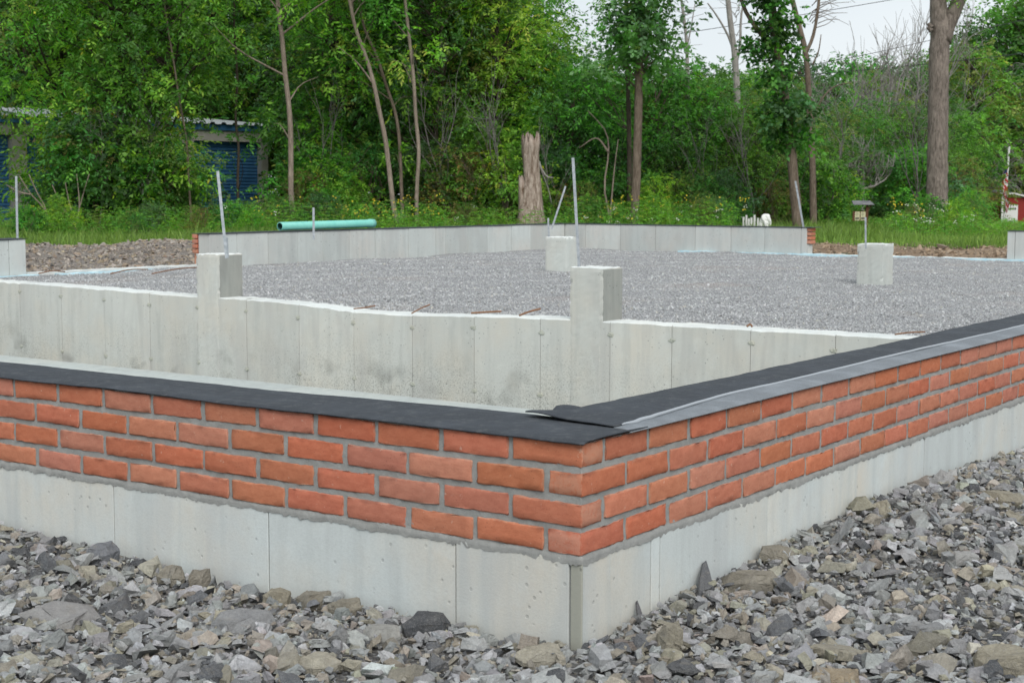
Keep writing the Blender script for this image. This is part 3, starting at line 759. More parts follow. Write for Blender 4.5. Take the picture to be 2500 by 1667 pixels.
# free-standing piers on the gravel
def free_pier(cx_, cy_, w, z1, label, rz):
    r_ = empty('concrete_pier', (cx_, cy_, -.5), rz); tag(r_, label, 'pier', 'free-standing concrete piers')
    skylit_top(worn_block(-w/2, w/2, -w/2, w/2, -.1, z1+.5, int(abs(cx_)*100)).build('shaft', M['pier_concrete'], r_))
    return r_
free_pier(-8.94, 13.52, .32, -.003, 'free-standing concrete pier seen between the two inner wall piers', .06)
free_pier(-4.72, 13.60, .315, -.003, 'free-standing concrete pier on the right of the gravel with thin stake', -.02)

# ------------------------------------------------------------------ far walls
far = empty('far_wall', (-13.4, 20.4, 0)); tag(far, 'far L-shaped bare concrete wall with black felt along its top', 'wall')
def far_panel(parent, x0, x1, y0, y1, zt, name='panel'):
    return panel(parent, x0+13.4, x1+13.4, y0-20.4, y1-20.4, -1.0, zt, M['far_concrete'], name, .004)
ys_ = [11.58, 11.86, 12.10, 12.71, 13.32, 13.86, 14.45, 15.05, 15.86, 16.57, 16.83, 17.44, 18.0, 18.71, 19.3, 19.9, 20.4]
for a0, a1 in zip(ys_[:-1], ys_[1:]):
    far_panel(far, -13.62, -13.40+rng.uniform(-.004, .002), a0+.004, a1-.004, -.008)
xs_ = [-13.4, -12.95, -12.21, -11.49, -10.70, -10.01, -9.38, -8.72, -8.62]
for a0, a1 in zip(xs_[:-1], xs_[1:]):
    far_panel(far, a0+.004, a1-.004, 20.40+rng.uniform(-.002, .004), 20.62, -.008)
b_ = MB(); b_.box(-.21, -.01, -8.80, .2, -1, -.03); b_.box(-.2, 4.77, .012, .21, -1, -.03); b_.build('core', M['far_concrete'], far)
b_ = MB()
tt = np.linspace(11.56, 20.72, 80); 
def strip(b_, pts0, pts1, z):
    n_ = len(pts0); z = np.asarray(z)*.5-.002; V = np.concatenate([np.c_[pts0, z], np.c_[pts1, z], np.c_[pts0, z-.006], np.c_[pts1, z-.006]])
    Fc = []
    for i_ in range(n_-1): Fc += [(i_, i_+1, n_+i_+1, n_+i_), (2*n_+i_, 2*n_+i_+1, i_+1, i_), (n_+i_, n_+i_+1, 3*n_+i_+1, 3*n_+i_)]
    Fc += [(0, n_, 3*n_, 2*n_), (n_-1, 3*n_-1, 4*n_-1, 2*n_-1)]
    b_.add(V, Fc)
strip(b_, np.c_[np.full(80, .012)+.006*wobble(tt*3, 51), tt-20.4], np.c_[np.full(80, -.34), tt-20.4], .008+.004*wobble(tt*2, 52))
tx = np.linspace(-13.4, -8.5, 50)
strip(b_, np.c_[tx+13.4, np.full(50, -.012)+.006*wobble(tx*3, 53)], np.c_[tx+13.4, np.full(50, .34)], .010+.004*wobble(tx*2, 54))
b_.build('felt_strip', M['felt'], far)
for c_ in range(4):      # brick facing shows at the two broken-off ends and along the outer face
    z = -c_*JH-BH/2-.012
    o_ = brick(far, -.275, 11.56+BL/2-20.4, z, True)
    o_ = brick(far, 0, 0, z); o_.location = (4.80-BL/2, .272, z)
    o_ = brick(far, 0, 0, z); o_.location = (4.84-BW/2, .20-BL/2+.02, z); o_.rotation_euler = (0, 0, math.pi/2)
b_ = MB(); b_.box(-.32, -.222, 11.60-20.4, .3, -1, -.02); b_.box(-.3, 4.74, .225, .315, -1, -.02); b_.build('facing', M['brick'], far)
b_ = MB(); b_.box(4.735, 4.80, .01, .2, -1, -.285); b_.build('end_block', M['far_concrete'], far)

lw = empty('side_wall', (-13.4, 8.6, 0)); tag(lw, 'end of concrete side wall with black felt at the left edge', 'wall')
b_ = MB()
for a0, a1 in ((-.24, 0), (-.86, -.24), (-1.48, -.86), (-2.1, -1.48)):
    panel(lw, -.22, rng.uniform(-.003, .003), a0+.004, a1-.003, -1, -.008, M['far_concrete'], 'panel', .004)
b_.box(-.21, -.012, -2.1, -.02, -1, -.02); b_.build('core', M['far_concrete'], lw)
b_ = MB(); tl = np.linspace(-2.1, .015, 24); strip(b_, np.c_[np.full(24, .015)+.006*wobble(tl*3, 61), tl], np.c_[np.full(24, -.34), tl], .008+.012*smooth(-.2, 0, tl)+.004*wobble(tl*3, 62)); b_.build('felt_strip', M['felt'], lw)
rw = empty('side_wall', (-5.32, 20.4, 0)); tag(rw, 'end of concrete back wall at the right edge beyond the tan soil', 'wall')
for a0, a1 in ((0, .12), (.12, .73), (.73, 1.34), (1.34, 1.95), (1.95, 2.56), (2.56, 5.2)):
    panel(rw, a0+.003, a1-.003, rng.uniform(-.003, .003), .22, -1, -.008, M['far_concrete'], 'panel', .004)
b_ = MB(); tl = np.linspace(-.01, 5.2, 30); strip(b_, np.c_[tl, np.full(30, -.012)], np.c_[tl, np.full(30, .3)], .007+.003*wobble(tl*2, 63)); b_.build('felt_strip', M['felt'], rw)

# low sills in the two openings and blue foam along the fill
def rough_sill(name, p0, p1, w, z, mat, label, cat, seed):
    p0, p1 = np.array(p0, float), np.array(p1, float); L_ = np.linalg.norm(p1-p0); d_ = (p1-p0)/L_; nn = np.array([-d_[1], d_[0]])
    n_ = max(8, int(L_/.12)); tt_ = np.linspace(0, L_, n_); rr = np.random.default_rng(seed); V = []
    for t_ in tt_:
        c0 = p0+d_*t_; j_ = rr.normal(0, .006)
        V += [(*(c0), z-.3), (*(c0+nn*(.002+abs(j_))), z+rr.normal(0, .005)), (*(c0+nn*(w+j_)), z+rr.normal(0, .005)), (*(c0+nn*w), z-.3)]
    Fc = [(i_*4+q, (i_+1)*4+q, (i_+1)*4+q+1, i_*4+q+1) for i_ in range(n_-1) for q in range(3)]
    Fc += [(0, 1, 2, 3), tuple((n_-1)*4+q for q in (3, 2, 1, 0))]
    b_ = MB(); b_.add(V, Fc); o_ = b_.build(name, mat); bmf = bmesh.new(); bmf.from_mesh(o_.data); bmesh.ops.recalc_face_normals(bmf, faces=list(bmf.faces)); bmf.to_mesh(o_.data); bmf.free()
    return tag(o_, label, cat)
rough_sill('concrete_sill', (-13.42, 8.62), (-13.42, 11.56), .22, -.415, M['white_concrete'], 'low whitish concrete sill across the left opening', 'sill', 1)
rough_sill('concrete_sill', (-5.33, 20.42), (-8.60, 20.42), -.22, -.435, M['white_concrete'], 'low whitish concrete sill across the far right opening', 'sill', 2)
rough_sill('foam_board', (-13.385, 6.95), (-13.385, 8.72), -.05, -.43, M['blue_foam'], 'pale blue foam edge at the foot of the left wall end', 'foam board', 3)
rough_sill('foam_board', (-13.385, 9.0), (-13.385, 11.0), -.05, -.432, M['blue_foam'], 'thin pale blue foam edge inside the left opening sill', 'foam board', 4)
rough_sill('foam_board', (-11.0, 20.385), (-4.3, 20.385), -.055, -.432, M['blue_foam'], 'long pale blue foam edge along the back of the gravel', 'foam board', 5)

# ------------------------------------------------------------------ stakes, pipe, steel, rocks
def stake(pts, wpx, label, d, holes=True):
    p0, p1 = P(*pts[0], d), P(*pts[1], d)
    r_ = empty('metal_stake', p0); tag(r_, label, 'metal stake', 'galvanised metal stakes')
    ax = Vector(p1-p0); L_ = ax.length; w = wpx*DS*d/F
    b_ = MB()     # channel profile
    prof = [(-w/2, 0), (w/2, 0), (w/2, w*.6), (w/2-.003, w*.6), (w/2-.003, .003), (-w/2+.003, .003), (-w/2+.003, w*.6), (-w/2, w*.6)]
    V = [(x, y, z) for z in (-.05, L_) for x, y in prof]; n_ = len(prof)
    b_.add(V, [(i_, (i_+1) % n_, n_+(i_+1) % n_, n_+i_) for i_ in range(n_)]+[tuple(range(n_, 2*n_))])
    o_ = b_.build('channel', M['galvanised'], r_)
    q = ax.to_track_quat('Z', 'Y')
    yaw_fix = math.atan2(CAM[1]-p0[1], CAM[0]-p0[0])+math.pi/2
    from mathutils import Quaternion
    r_.rotation_mode = 'QUATERNION'; r_.rotation_quaternion = Vector((0, 0, 1)).rotation_difference(ax) @ Quaternion((0, 0, 1), yaw_fix)
    return r_
stake([(519, 580), (500, 393)], 6.5, 'leaning metal stake on the nearer left inner wall pier', 12.8)
stake([(523, 578), (521, 545)], 4, 'short stub of metal beside the leaning stake on the left pier', 12.95, False)
stake([(1330, 612), (1316, 363)], 6.5, 'tallest metal stake rising behind the right inner wall pier', 14.5)
stake([(1269, 520), (1299, 428)], 4, 'thin metal stake leaning right above the far corner', 24.5)
stake([(1261, 545), (1259, 501)], 4, 'short upright metal stake beside the slanted one at the far corner', 24.0, False)
stake([(1846, 525), (1827, 416)], 4.2, 'thin slanted metal stake at the right end of the far wall', 25.2)
stake([(1988.5, 561), (1988, 499)], 4, 'thin metal stake on the right free-standing pier', 16.9, False)
stake([(40, 549), (37, 405)], 5, 'metal stake on the felt at the left edge wall end', 18.3)
stake([(720.5, 541), (720, 477)], 5, 'short metal stake in front of the teal pipe', 20.4)

pp0, pp1 = np.array([-13.48, 13.03, .075]), np.array([-13.50, 15.12, .085])
pr_ = empty('sewer_pipe', pp0); tag(pr_, 'teal plastic drain pipe lying on the far wall', 'pipe')
b_ = MB(); n_ = 28; ax_ = (pp1-pp0)
def ringpts(t_, r_): 
    return [(ax_[0]*t_+r_*math.cos(a), ax_[1]*t_, ax_[2]*t_+r_*math.sin(a)) for a in np.linspace(0, 2*math.pi, n_, endpoint=False)]
prof = [(0, .050), (0, .060), (.93, .060), (.94, .0625), (.955, .0665), (1.0, .0665), (1.0, .058), (.05, .050)]
V = sum([ringpts(*q) for q in prof], []); 
b_.add(V, [(q*n_+i_, q*n_+(i_+1) % n_, (q+1)*n_+(i_+1) % n_, (q+1)*n_+i_) for q in range(len(prof)-1) for i_ in range(n_)])
b_.build('pipe_body', M['teal_pvc'], pr_, True)
b_ = MB(); b_.add(ringpts(.3, .050), [tuple(range(n_))]); b_.build('pipe_bore', M['pipe_dark'], pr_)

def bar(pxs, label, d, r_=.0055, name='rebar', z=None):
    pts_ = [P(a, b, d) for a, b in pxs]; b_ = MB(); b_.tube(spline(pts_, 10), r_, 6)
    return tag(b_.build(name, M['rust'], None, True), label, 'rebar', 'rusty bars on the inner wall top')
bar([(812, 709), (835, 707), (862, 702)], 'leftmost short rusty bar on the inner wall top', 11.5)
bar([(945, 720), (965, 709), (988, 699)], 'rusty bar angled up, second from left on the inner wall', 11.2)
bar([(1082, 719), (1115, 717), (1152, 715)], 'flat-lying rusty bar, third from left on the inner wall', 10.9, .0075)
bar([(1192, 725), (1215, 716), (1242, 709)], 'rusty bar just left of the right inner wall pier', 10.7, .0075)
bar([(1715, 750), (1723, 745), (1728, 751)], 'small bent rusty scrap right of the right inner pier', 9.9, .007)
bar([(2055, 768), (2085, 764), (2125, 762)], 'thin rusty bar near the right end of the inner wall', 9.4, .005)
for q, (a0, b0, a1, b1) in enumerate(((90, 661, 150, 660), (255, 657, 340, 652), (350, 652, 470, 646))):
    p0, p1 = P(a0, b0, 17.9), P(a1, b1, 18.3+q*.6); p0[2] = -.40; p1[2] = -.40; b_ = MB(); b_.tube(spline([p0, (p0+p1)/2+np.array([0, 0, .02]), p1], 8), .008, 6)
    tag(b_.build('rebar', M['rust'], None, True), ['short rusty bar at the left end of the opening sill', 'rusty bar in the middle of the left opening sill', 'long rusty bar at the right end of the left opening sill'][q], 'rebar', 'rusty bars on the left sill')

def rock(x, y, w, h, dp, col, label, seed, rz=0.0, tilt=(0, 0), zoff=0.0, name='rock'):
    r_ = np.random.default_rng(seed)
    n_ = int(r_.integers(6, 9)); an = np.linspace(0, 2*math.pi, n_, endpoint=False)+r_.uniform(-.3, .3, n_)
    rad = r_.uniform(.75, 1.15, n_); lo = np.stack([rad*np.cos(an), rad*np.sin(an), np.full(n_, -1.0)+r_.normal(0, .12, n_)], -1)
    md_ = np.stack([rad*np.cos(an)*r_.uniform(.95, 1.12, n_), rad*np.sin(an)*r_.uniform(.95, 1.12, n_), r_.uniform(-.35, .45, n_)], -1)
    sh_ = r_.normal(0, .10, 2); sc_2 = r_.uniform(.5, .92, n_)
    hi = np.stack([rad*np.cos(an)*sc_2+sh_[0], rad*np.sin(an)*sc_2+sh_[1], .95+r_.normal(0, .16, n_)], -1)
    V = np.concatenate([lo, md_, hi]); ext = V.max(0)-V.min(0); V = V/ext
    bm = bmesh.new(); vs = [bm.verts.new(v) for v in V]
    for q in range(n_):
        p2 = (q+1) % n_
        for lev in (0, n_): bm.faces.new([vs[lev+q], vs[lev+p2], vs[lev+n_+p2]]); bm.faces.new([vs[lev+q], vs[lev+n_+p2], vs[lev+n_+q]])
    bm.faces.new(vs[:n_][::-1]); bm.faces.new(vs[2*n_:])
    bmesh.ops.recalc_face_normals(bm, faces=list(bm.faces))
    for v in bm.verts: v.co = Vector((v.co.x*w, v.co.y*dp, v.co.z*h))
    bmesh.ops.bevel(bm, geom=list(bm.edges), offset=.0018, segments=1, affect='EDGES', clamp_overlap=True)
    bmesh.ops.triangulate(bm, faces=list(bm.faces))
    bmesh.ops.subdivide_edges(bm, edges=[e for e in bm.edges if e.calc_length() > .03], cuts=1, use_grid_fill=True)
    for v in bm.verts: v.co += Vector(r_.normal(0, .0011, 3))
    me = bpy.data.meshes.new(name); bm.to_mesh(me); bm.free()
    o_ = link(name, me, M['stone']); o_.color = (*col, 1)
    o_.location = (x, y, float(h_front(x, y))+.006+h*.40+zoff); o_.rotation_euler = (tilt[0], tilt[1], rz-YAW+.0)
    return tag(o_, label, 'rock', 'larger rocks among the gravel')
TAN, TAN2, GREY, BLUE, DARK, CREAM, ORANGE = (.29, .265, .205), (.25, .23, .185), (.25, .255, .26), (.18, .19, .21), (.075, .08, .088), (.36, .335, .27), (.31, .25, .17)
rock(-1.16, -.54, .20, .045, .17, (.29, .285, .28), 'broad flat grey slab at the lower left edge of the gravel', 11, .2, (.12, .05))
rock(-.80, -.30, .165, .040, .11, GREY, 'flat grey slab lying below the tan rocks, left of centre', 12, -.1, (.18, -.05))
rock(-.385, -.095, .118, .058, .09, DARK, 'darkest lumpy black rock against the left wall foot', 13)
rock(-.875, -.085, .075, .052, .06, TAN, 'angular tan rock touching the left wall, leftmost of three', 14, .3)
rock(-.775, -.060, .10, .046, .07, TAN2, 'middle one of three tan rocks along the left wall foot', 15, -.2)
rock(-.655, -.070, .088, .040, .06, TAN2, 'right one of three tan rocks along the left wall foot', 16, .1)
rock(-.025, -.115, .125, .042, .085, CREAM, 'cream flat rock just left of the wall corner foot', 17, .1, (.1, .06))
rock(.205, .06, .058, .078, .05, TAN, 'upright tan pointed rock right of the wall corner', 18, .2, (.1, .1))
rock(.115, .63, .15, .056, .10, TAN2, 'large tan block against the right wall beside the slate shard', 19, -.1)
rock(.85, .385, .15, .065, .11, TAN, 'big layered tan boulder at the lower right edge', 20, .1)
rock(.37, 1.95, .155, .042, .10, TAN, 'long flat tan rock at the right edge of the picture', 21, -.3)
rock(.575, .10, .105, .040, .08, ORANGE, 'orange-tinted flat stone at the bottom right', 22, .1)
rock(-1.545, -.09, .10, .056, .08, BLUE, 'blue-grey boulder against the far left wall foot', 23, .4)
rock(-1.27, -.085, .082, .055, .06, TAN2, 'tan blocky rock right of the blue-grey boulder', 24, -.3)
rock(-1.19, -.055, .062, .056, .045, (.24, .215, .17), 'brownish wedge rock leaning on the left wall', 25, .2)
rock(.50, .31, .125, .024, .07, TAN, 'thin flat tan stone in the right gravel', 26, .0)
rock(.055, .92, .11, .044, .08, TAN2, 'tan rock at the right wall foot behind the large block', 27, .2)
rock(.48, 1.2, .09, .04, .06, (.34, .34, .33), 'pale grey flat stone in the middle of the right gravel', 28, .5)
rock(.61, .57, .10, .036, .07, GREY, 'grey wedge stone right of the flat tan stone', 29, .2)
rock(-.42, -.21, .10, .036, .07, (.32, .32, .30), 'pale grey flat stone below the black rock', 30, -.2)
rock(-.385, -.46, .105, .036, .08, CREAM, 'cream rounded stone at the bottom left of centre', 31, .1)
rock(.70, 1.02, .085, .03, .06, CREAM, 'small cream block in the right gravel near the edge', 32, .3)
# slate shards standing against the wall
def shard(base, tip, w, th, label, col):
    b_ = MB(); base, tip = np.array(base, float), np.array(tip, float); ax = tip-base; sd_ = np.array([.25, 1, 0]); sd_ /= np.linalg.norm(sd_)
    nn = np.cross(ax/np.linalg.norm(ax), sd_); outl = [(-.5, 0), (.5, 0), (.55, .35), (.38, .7), (.16, 1.0), (-.02, .97), (-.30, .66), (-.46, .3)]
    V = [base+ax*t_+sd_*s_*w for s_, t_ in outl]; n_ = len(V); V2 = [v+nn*th*(1-.4*t_[1]) for v, t_ in zip(V, outl)]
    b_.add(V+V2, [tuple(range(n_))[::-1], tuple(range(n_, 2*n_))]+[(i_, (i_+1) % n_, n_+(i_+1) % n_, n_+i_) for i_ in range(n_)])
    o_ = b_.build('slate_shard', M['stone']); bmf = bmesh.new(); bmf.from_mesh(o_.data); bmesh.ops.recalc_face_normals(bmf, faces=list(bmf.faces)); bmf.to_mesh(o_.data); bmf.free()
    o_.color = (*col, 1); return tag(o_, label, 'rock', 'slate shards against the right wall')
shard((.060, .50, -.475), (.006, .585, -.385), .055, .012, 'tall dark slate shard leaning upright against the right wall', (.11, .115, .125))
shard((.035, .225, -.475), (.004, .245, -.415), .018, .008, 'small pointed slate splinter nearest the corner on the right wall', (.12, .12, .13))
# ================================================================== VEGETATION
M['bark_grey'] = bark('bark_grey', (.13, .12, .11), (.25, .235, .22))
vr = np.random.default_rng(42)
def unit(a): return a/(np.linalg.norm(a, axis=-1, keepdims=True)+1e-9)
KIND = {  # leaves per spray, spray length, leaf length, leaf width
    'ash': (7, .36, .155, .060), 'broad': (5, .30, .165, .105), 'small': (9, .36, .085, .042), 'big': (6, .62, .27, .15), 'ivy': (4, .16, .12, .10)}
def sprays(r_, A, Dv, kind, cols, scale=1.0):
    m_, Ls, ll, lw_ = KIND[kind]; S = len(A)
    t = np.linspace(.22, 1.0, m_)[None, :, None]
    Ln = (Ls*scale*r_.uniform(.7, 1.25, S))[:, None, None]
    Dv = unit(Dv); side = unit(np.cross(Dv, np.array([0, 0, 1.0])+r_.normal(0, .35, (S, 3)))); up = np.cross(side, Dv)
    base = A[:, None, :]+Dv[:, None, :]*Ln*t; base = base-np.array([0, 0, 1.0])*(.35*Ln*t*t)
    sg = np.where(np.arange(m_) % 2 == 0, 1.0, -1.0)[None, :, None]; sg = np.broadcast_to(sg, (S, m_, 1)).copy(); sg[:, -1] = 0
    d = unit(Dv[:, None, :]*.55+side[:, None, :]*sg*.9+r_.normal(0, .28, (S, m_, 3))+np.array([0, 0, -.28]))
    nn = unit(up[:, None, :]+r_.normal(0, .45, (S, m_, 3)))
    w = unit(np.cross(d, nn)); nn = np.cross(w, d)
    L_ = (ll*scale*r_.uniform(.65, 1.25, (S, m_)))[..., None]; W_ = (lw_*scale*r_.uniform(.7, 1.2, (S, m_)))[..., None]
    V = np.stack([base, base+d*L_*.42+w*W_*.5-nn*W_*.12, base+d*L_-nn*L_*.12, base+d*L_*.42-w*W_*.5-nn*W_*.12], 2).reshape(-1, 3)
    Fc = np.arange(S*m_*4).reshape(-1, 4)
    C = np.clip(np.repeat(cols[:, None, :], m_, 1)*(1+r_.normal(0, .10, (S, m_, 1))), .005, .6).reshape(-1, 3)
    return V, Fc, C
PAL = {'green': (.108, .280, .036), 'deep': (.066, .182, .036), 'lime': (.190, .405, .036), 'olive': (.165, .225, .048), 'blueg': (.078, .170, .066), 'brown': (.150, .125, .045)}
def clump_leaves(r_, centers, crad, per, kind, pal, scale=1.0, accent=.03, trunk_xy=None):
    n_ = len(centers); base = np.array([PAL[p_] for p_ in pal]); pick = base[r_.integers(0, len(pal), n_)]
    cc = pick*np.exp(r_.normal(0, .30, (n_, 1)))*(1+r_.normal(0, .06, (n_, 3)))
    rep = np.repeat(np.arange(n_), per); S = len(rep)
    off = r_.normal(0, 1, (S, 3))*np.array([1, 1, .62])*(np.asarray(crad)[rep][:, None])*.55
    A = centers[rep]+off
    Dv = unit(off+1e-6)*.8+r_.normal(0, .5, (S, 3))+np.array([0, 0, .05])
    col = cc[rep]*np.exp(r_.normal(0, .16, (S, 1)))
    ac = r_.random(S) < accent; col[ac] = col[ac]*np.array([2.0, 1.5, .9])
    return sprays(r_, A, Dv, kind, np.clip(col, .006, .5), scale)
def crown_mesh(name, V, Fc, C):
    me = fast_mesh(name, V, Fc, C); me.materials.append(M['leaf']); return me
def limbs(mb_, r_, trunk, centers, r0, every=1):
    tz = trunk[:, 2]
    for c_ in centers[::every]:
        zz = c_[2]-r_.uniform(.3, .9)*(np.hypot(*(c_[:2]-trunk[len(trunk)//2, :2]))+.2)
        zz = np.clip(zz, tz.min()+.1*(tz.max()-tz.min()), tz.max())
        p0 = np.array([np.interp(zz, tz, trunk[:, 0]), np.interp(zz, tz, trunk[:, 1]), zz])
        mid = (p0+c_)/2+r_.normal(0, .12, 3)*np.linalg.norm(c_-p0)*.6+np.array([0, 0, .12])
        mb_.tube(spline([p0, mid, c_], 6), np.linspace(r0*r_.uniform(.3, .5), r0*.08, 6), 4, cap=False)
def make_plant(name, seed, H, r, z0, ncl, per, kind, pal, tr, bk, scale=1.0, multi=1, crad=(.4, .8), accent=.014):
    """root Empty > trunk, crown, standing at the origin"""
    r_ = np.random.default_rng(seed); root = empty(name)
    u_ = r_.random(ncl)**.85; z = z0+(H-z0)*u_; R_ = r*np.sqrt(np.clip(1-(1.75*(u_-.45))**2, .12, 1))
    a = r_.uniform(0, 6.28, ncl); q = np.sqrt(r_.uniform(.05, 1, ncl))
    cen = np.stack([q*R_*np.cos(a), q*R_*np.sin(a), z], -1)
    V, Fc, C = clump_leaves(r_, cen, r_.uniform(*crad, ncl)*r**.35, per, kind, pal, scale, accent)
    mb_ = MB()
    for t_ in range(multi):
        sp = r_.normal(0, .12*(multi > 1)*r, 2); ln = r_.normal(0, .09, 2)*H*.5 + (sp*2.2 if multi > 1 else 0)
        hh = H*.9*(1 if multi == 1 else r_.uniform(.7, 1)); k_ = 9
        tt_ = np.linspace(0, 1, k_); tp = np.stack([sp[0]*.4+ln[0]*tt_**1.4+r_.normal(0, .02*H**.5, k_), sp[1]*.4+ln[1]*tt_**1.4+r_.normal(0, .02*H**.5, k_), hh*tt_-.1], -1)
        tp = spline(tp, 16); mb_.tube(tp, np.interp(np.linspace(0, 1, 16), [0, .08, 1], [tr*1.25, tr, tr*.2]), 7, cap=False)
        limbs(mb_, r_, tp, cen[t_::multi], tr, 1)
    mb_.build('trunk', bk, root, True)
    link('crown', crown_mesh('crown', V, Fc, C), None, root)
    return root
def place(root, used, px, d, s, label, cat, group, dz=0.0, sz=1.0, rot=None):
    o_ = root if not used[0] else copy_tree(root); used[0] = True
    p_ = plot(px, d); o_.location = (p_[0], p_[1], p_[2]-.03+dz); o_.rotation_euler = (0, 0, vr.uniform(0, 6.28) if rot is None else rot)
    o_.scale = (s, s, s*sz); tag(o_, label, cat, group); return o_
class Pool:
    def __init__(s, *roots): s.r = [(q, [False]) for q in roots]; s.i = 0
    def put(s, *a, **k_):
        q = s.r[s.i % len(s.r)]; s.i += 1; return place(q[0], q[1], *a, **k_)
ASH = Pool(*[make_plant('leafy_tree', 10+i, 9.5, 2.5, 1.6, 90, 25, 'ash', p_, .10, M['bark_dark']) for i, p_ in enumerate((['green', 'lime'], ['green', 'deep'], ['deep', 'blueg'], ['lime', 'green', 'olive']))])
BROAD = Pool(*[make_plant('leafy_tree', 30+i, 9.0, 2.4, .8, 90, 23, 'broad', p_, .11, M['bark_dark']) for i, p_ in enumerate((['deep', 'green'], ['deep', 'blueg'], ['green', 'lime', 'deep']))])
SHR = Pool(*[make_plant('wild_shrub', 50+i, 2.6, 1.45, .12, 44, 24, kd, p_, .03, M['bark'], .85, 5, (.3, .5), ac) for i, (kd, p_, ac) in enumerate((
    ('small', ['olive', 'green', 'brown'], .05), ('broad', ['green', 'deep'], .03), ('ash', ['green', 'lime'], .05), ('small', ['deep', 'olive'], .03), ('ash', ['deep', 'blueg'], .02)))])
DSHR = Pool(*[make_plant('wild_shrub', 70+i, 4.4, 1.9, .3, 70, 26, kd, p_, .05, M['bark_dark'], .85, 4, (.35, .6)) for i, (kd, p_) in enumerate((('small', ['deep', 'blueg', 'green']), ('ash', ['deep', 'green']), ('small', ['deep', 'olive'])))])
FARP = Pool(*[make_plant('distant_tree', 90+i, 12.0, 3.9, .6, 110, 17, 'big', p_, .20, M['bark_dark'], 1.0, 1, (.55, 1.0), .01) for i, p_ in enumerate((['deep', 'blueg'], ['deep', 'green'], ['olive', 'green'], ['deep', 'deep', 'blueg']))])

LB = {'wood': ('leafy tree packed deep in the back rows of the wood', 'tree', 'trees filling the back of the wood')}
MARKS = [(-20, 'the left edge of the picture'), (37, 'the left edge stake'), (165, 'the pale stem clump'), (300, 'the middle of the storage building'), (440, 'the wavy thin sapling'), (505, 'the leaning pier stake'), (548, 'the dark slim trunk'), (617, 'the end of the storage building'),
         (670, 'the slender pale trunk'), (720, 'the short stake by the pipe'), (790, 'the middle of the teal pipe'), (860, 'the right end of the teal pipe'), (912, 'the left-leaning sapling'), (958, 'the straight sapling'), (1040, 'the gap right of the saplings'), (1120, 'the gap left of the stump'), (1220, 'the broken stump'), (1300, 'the slanted thin stake'), (1345, 'the tallest stake'), (1400, 'the crooked stems'),
         (1460, 'the ivy-crowned trunk'), (1520, 'the gap right of the ivy-crowned trunk'), (1580, 'the thin dead trunk'), (1635, 'the gap between both dead trunks'), (1690, 'the thicker dead trunk'), (1758, 'the white bundle'), (1828, 'the vine-wrapped trunk'), (1866, 'the brown forked trunk'), (1930, 'the spindly leafless tree'), (1990, 'the notice board'), (2060, 'the fan-twigged leafless tree'), (2110, 'the twiggy leafless tree'),
         (2152, 'the massive trunk'), (2215, 'the gap right of the massive trunk'), (2262, 'the low dead twigs'), (2312, 'the flag pole'), (2365, 'the right edge of the picture')]
USED = {}
def where(px, what):
    """a phrase that finds the plant by what stands next to it"""
    mx_, nm = min(MARKS, key=lambda q: abs(q[0]-px)); dx = px-mx_
    rel = 'right behind' if abs(dx) < 14 else ('just left of' if dx < 0 else 'just right of')
    if 'gap' in nm: rel = 'standing in'
    lab = f'{what} {rel} {nm}'; k_ = USED.get(lab, 0); USED[lab] = k_+1
    return lab if not k_ else lab.replace(what, ['lower ', 'taller ', 'farther ', 'fainter ', 'darker '][min(k_-1, 4)]+what, 1)
# back rows of the wood
for px in range(-170, 1190, 74): BROAD.put(px+vr.uniform(-20, 20), vr.uniform(54, 62), vr.uniform(1.0, 1.25), where(px, 'tall back-row tree of the wood'), 'tree', 'trees filling the back of the wood')
for px in range(-130, 1190, 100): ASH.put(px+vr.uniform(-20, 20), vr.uniform(49.5, 53), vr.uniform(.9, 1.15), where(px, 'middle-row tree of the wood'), 'tree', 'trees filling the back of the wood')
# rows in front of / beside the storage building
for px, d, s in ((-140, 39.5, .85), (170, 40.0, .95), (275, 39.0, .9), (385, 38.6, .95)): ASH.put(px, d, s, where(px, 'leafy front-row tree'), 'tree', 'front trees of the wood', dz=1.6 if px > 300 else 1.05)
for px, d, s in ((765, 45, 1.0), (815, 43, .9), (880, 47, 1.05), (860, 43.5, .95), (1005, 42.0, .9), (1080, 44.5, .95), (1140, 43.0, .85), (1185, 46, .85)): ASH.put(px, d, s, where(px, 'bright green tree'), 'tree', 'front trees of the wood')
for px, d, s in ((790, 47.5, .9), (900, 47, .85), (960, 45.5, .9), (1110, 48, .9), (1225, 44.5, .62), (1270, 48, .52)): BROAD.put(px, d, s, where(px, 'broad-leaved green tree'), 'tree', 'front trees of the wood')
# mid-height growth right of centre
for px, d, s in ((1285, 42, .95), (1345, 43, 1.02), (1400, 44.5, 1.0), (1415, 41.5, .7), (1500, 43.5, 1.05), (1560, 45, 1.0), (1610, 43.5, .92), (1660, 45, .95), (1715, 46, .95), (1560, 42, .6), (1665, 42.5, .7), (1745, 43.5, .8), (1800, 46, .9), (1640, 49, 1.05), (1520, 49, 1.1), (1380, 49, 1.1), (1450, 47, 1.0), (1760, 50, 1.05), (1835, 49, .8), (1310, 46, 1.1), (1905, 56, .95), (1955, 58, 1.0), (2010, 57, .85), (2060, 59, 1.05), (2110, 57, .95), (2185, 60, .95)):
    DSHR.put(px, d, s, where(px, 'tall dark green shrub'), 'shrub', 'tall shrubs in the middle of the wood')
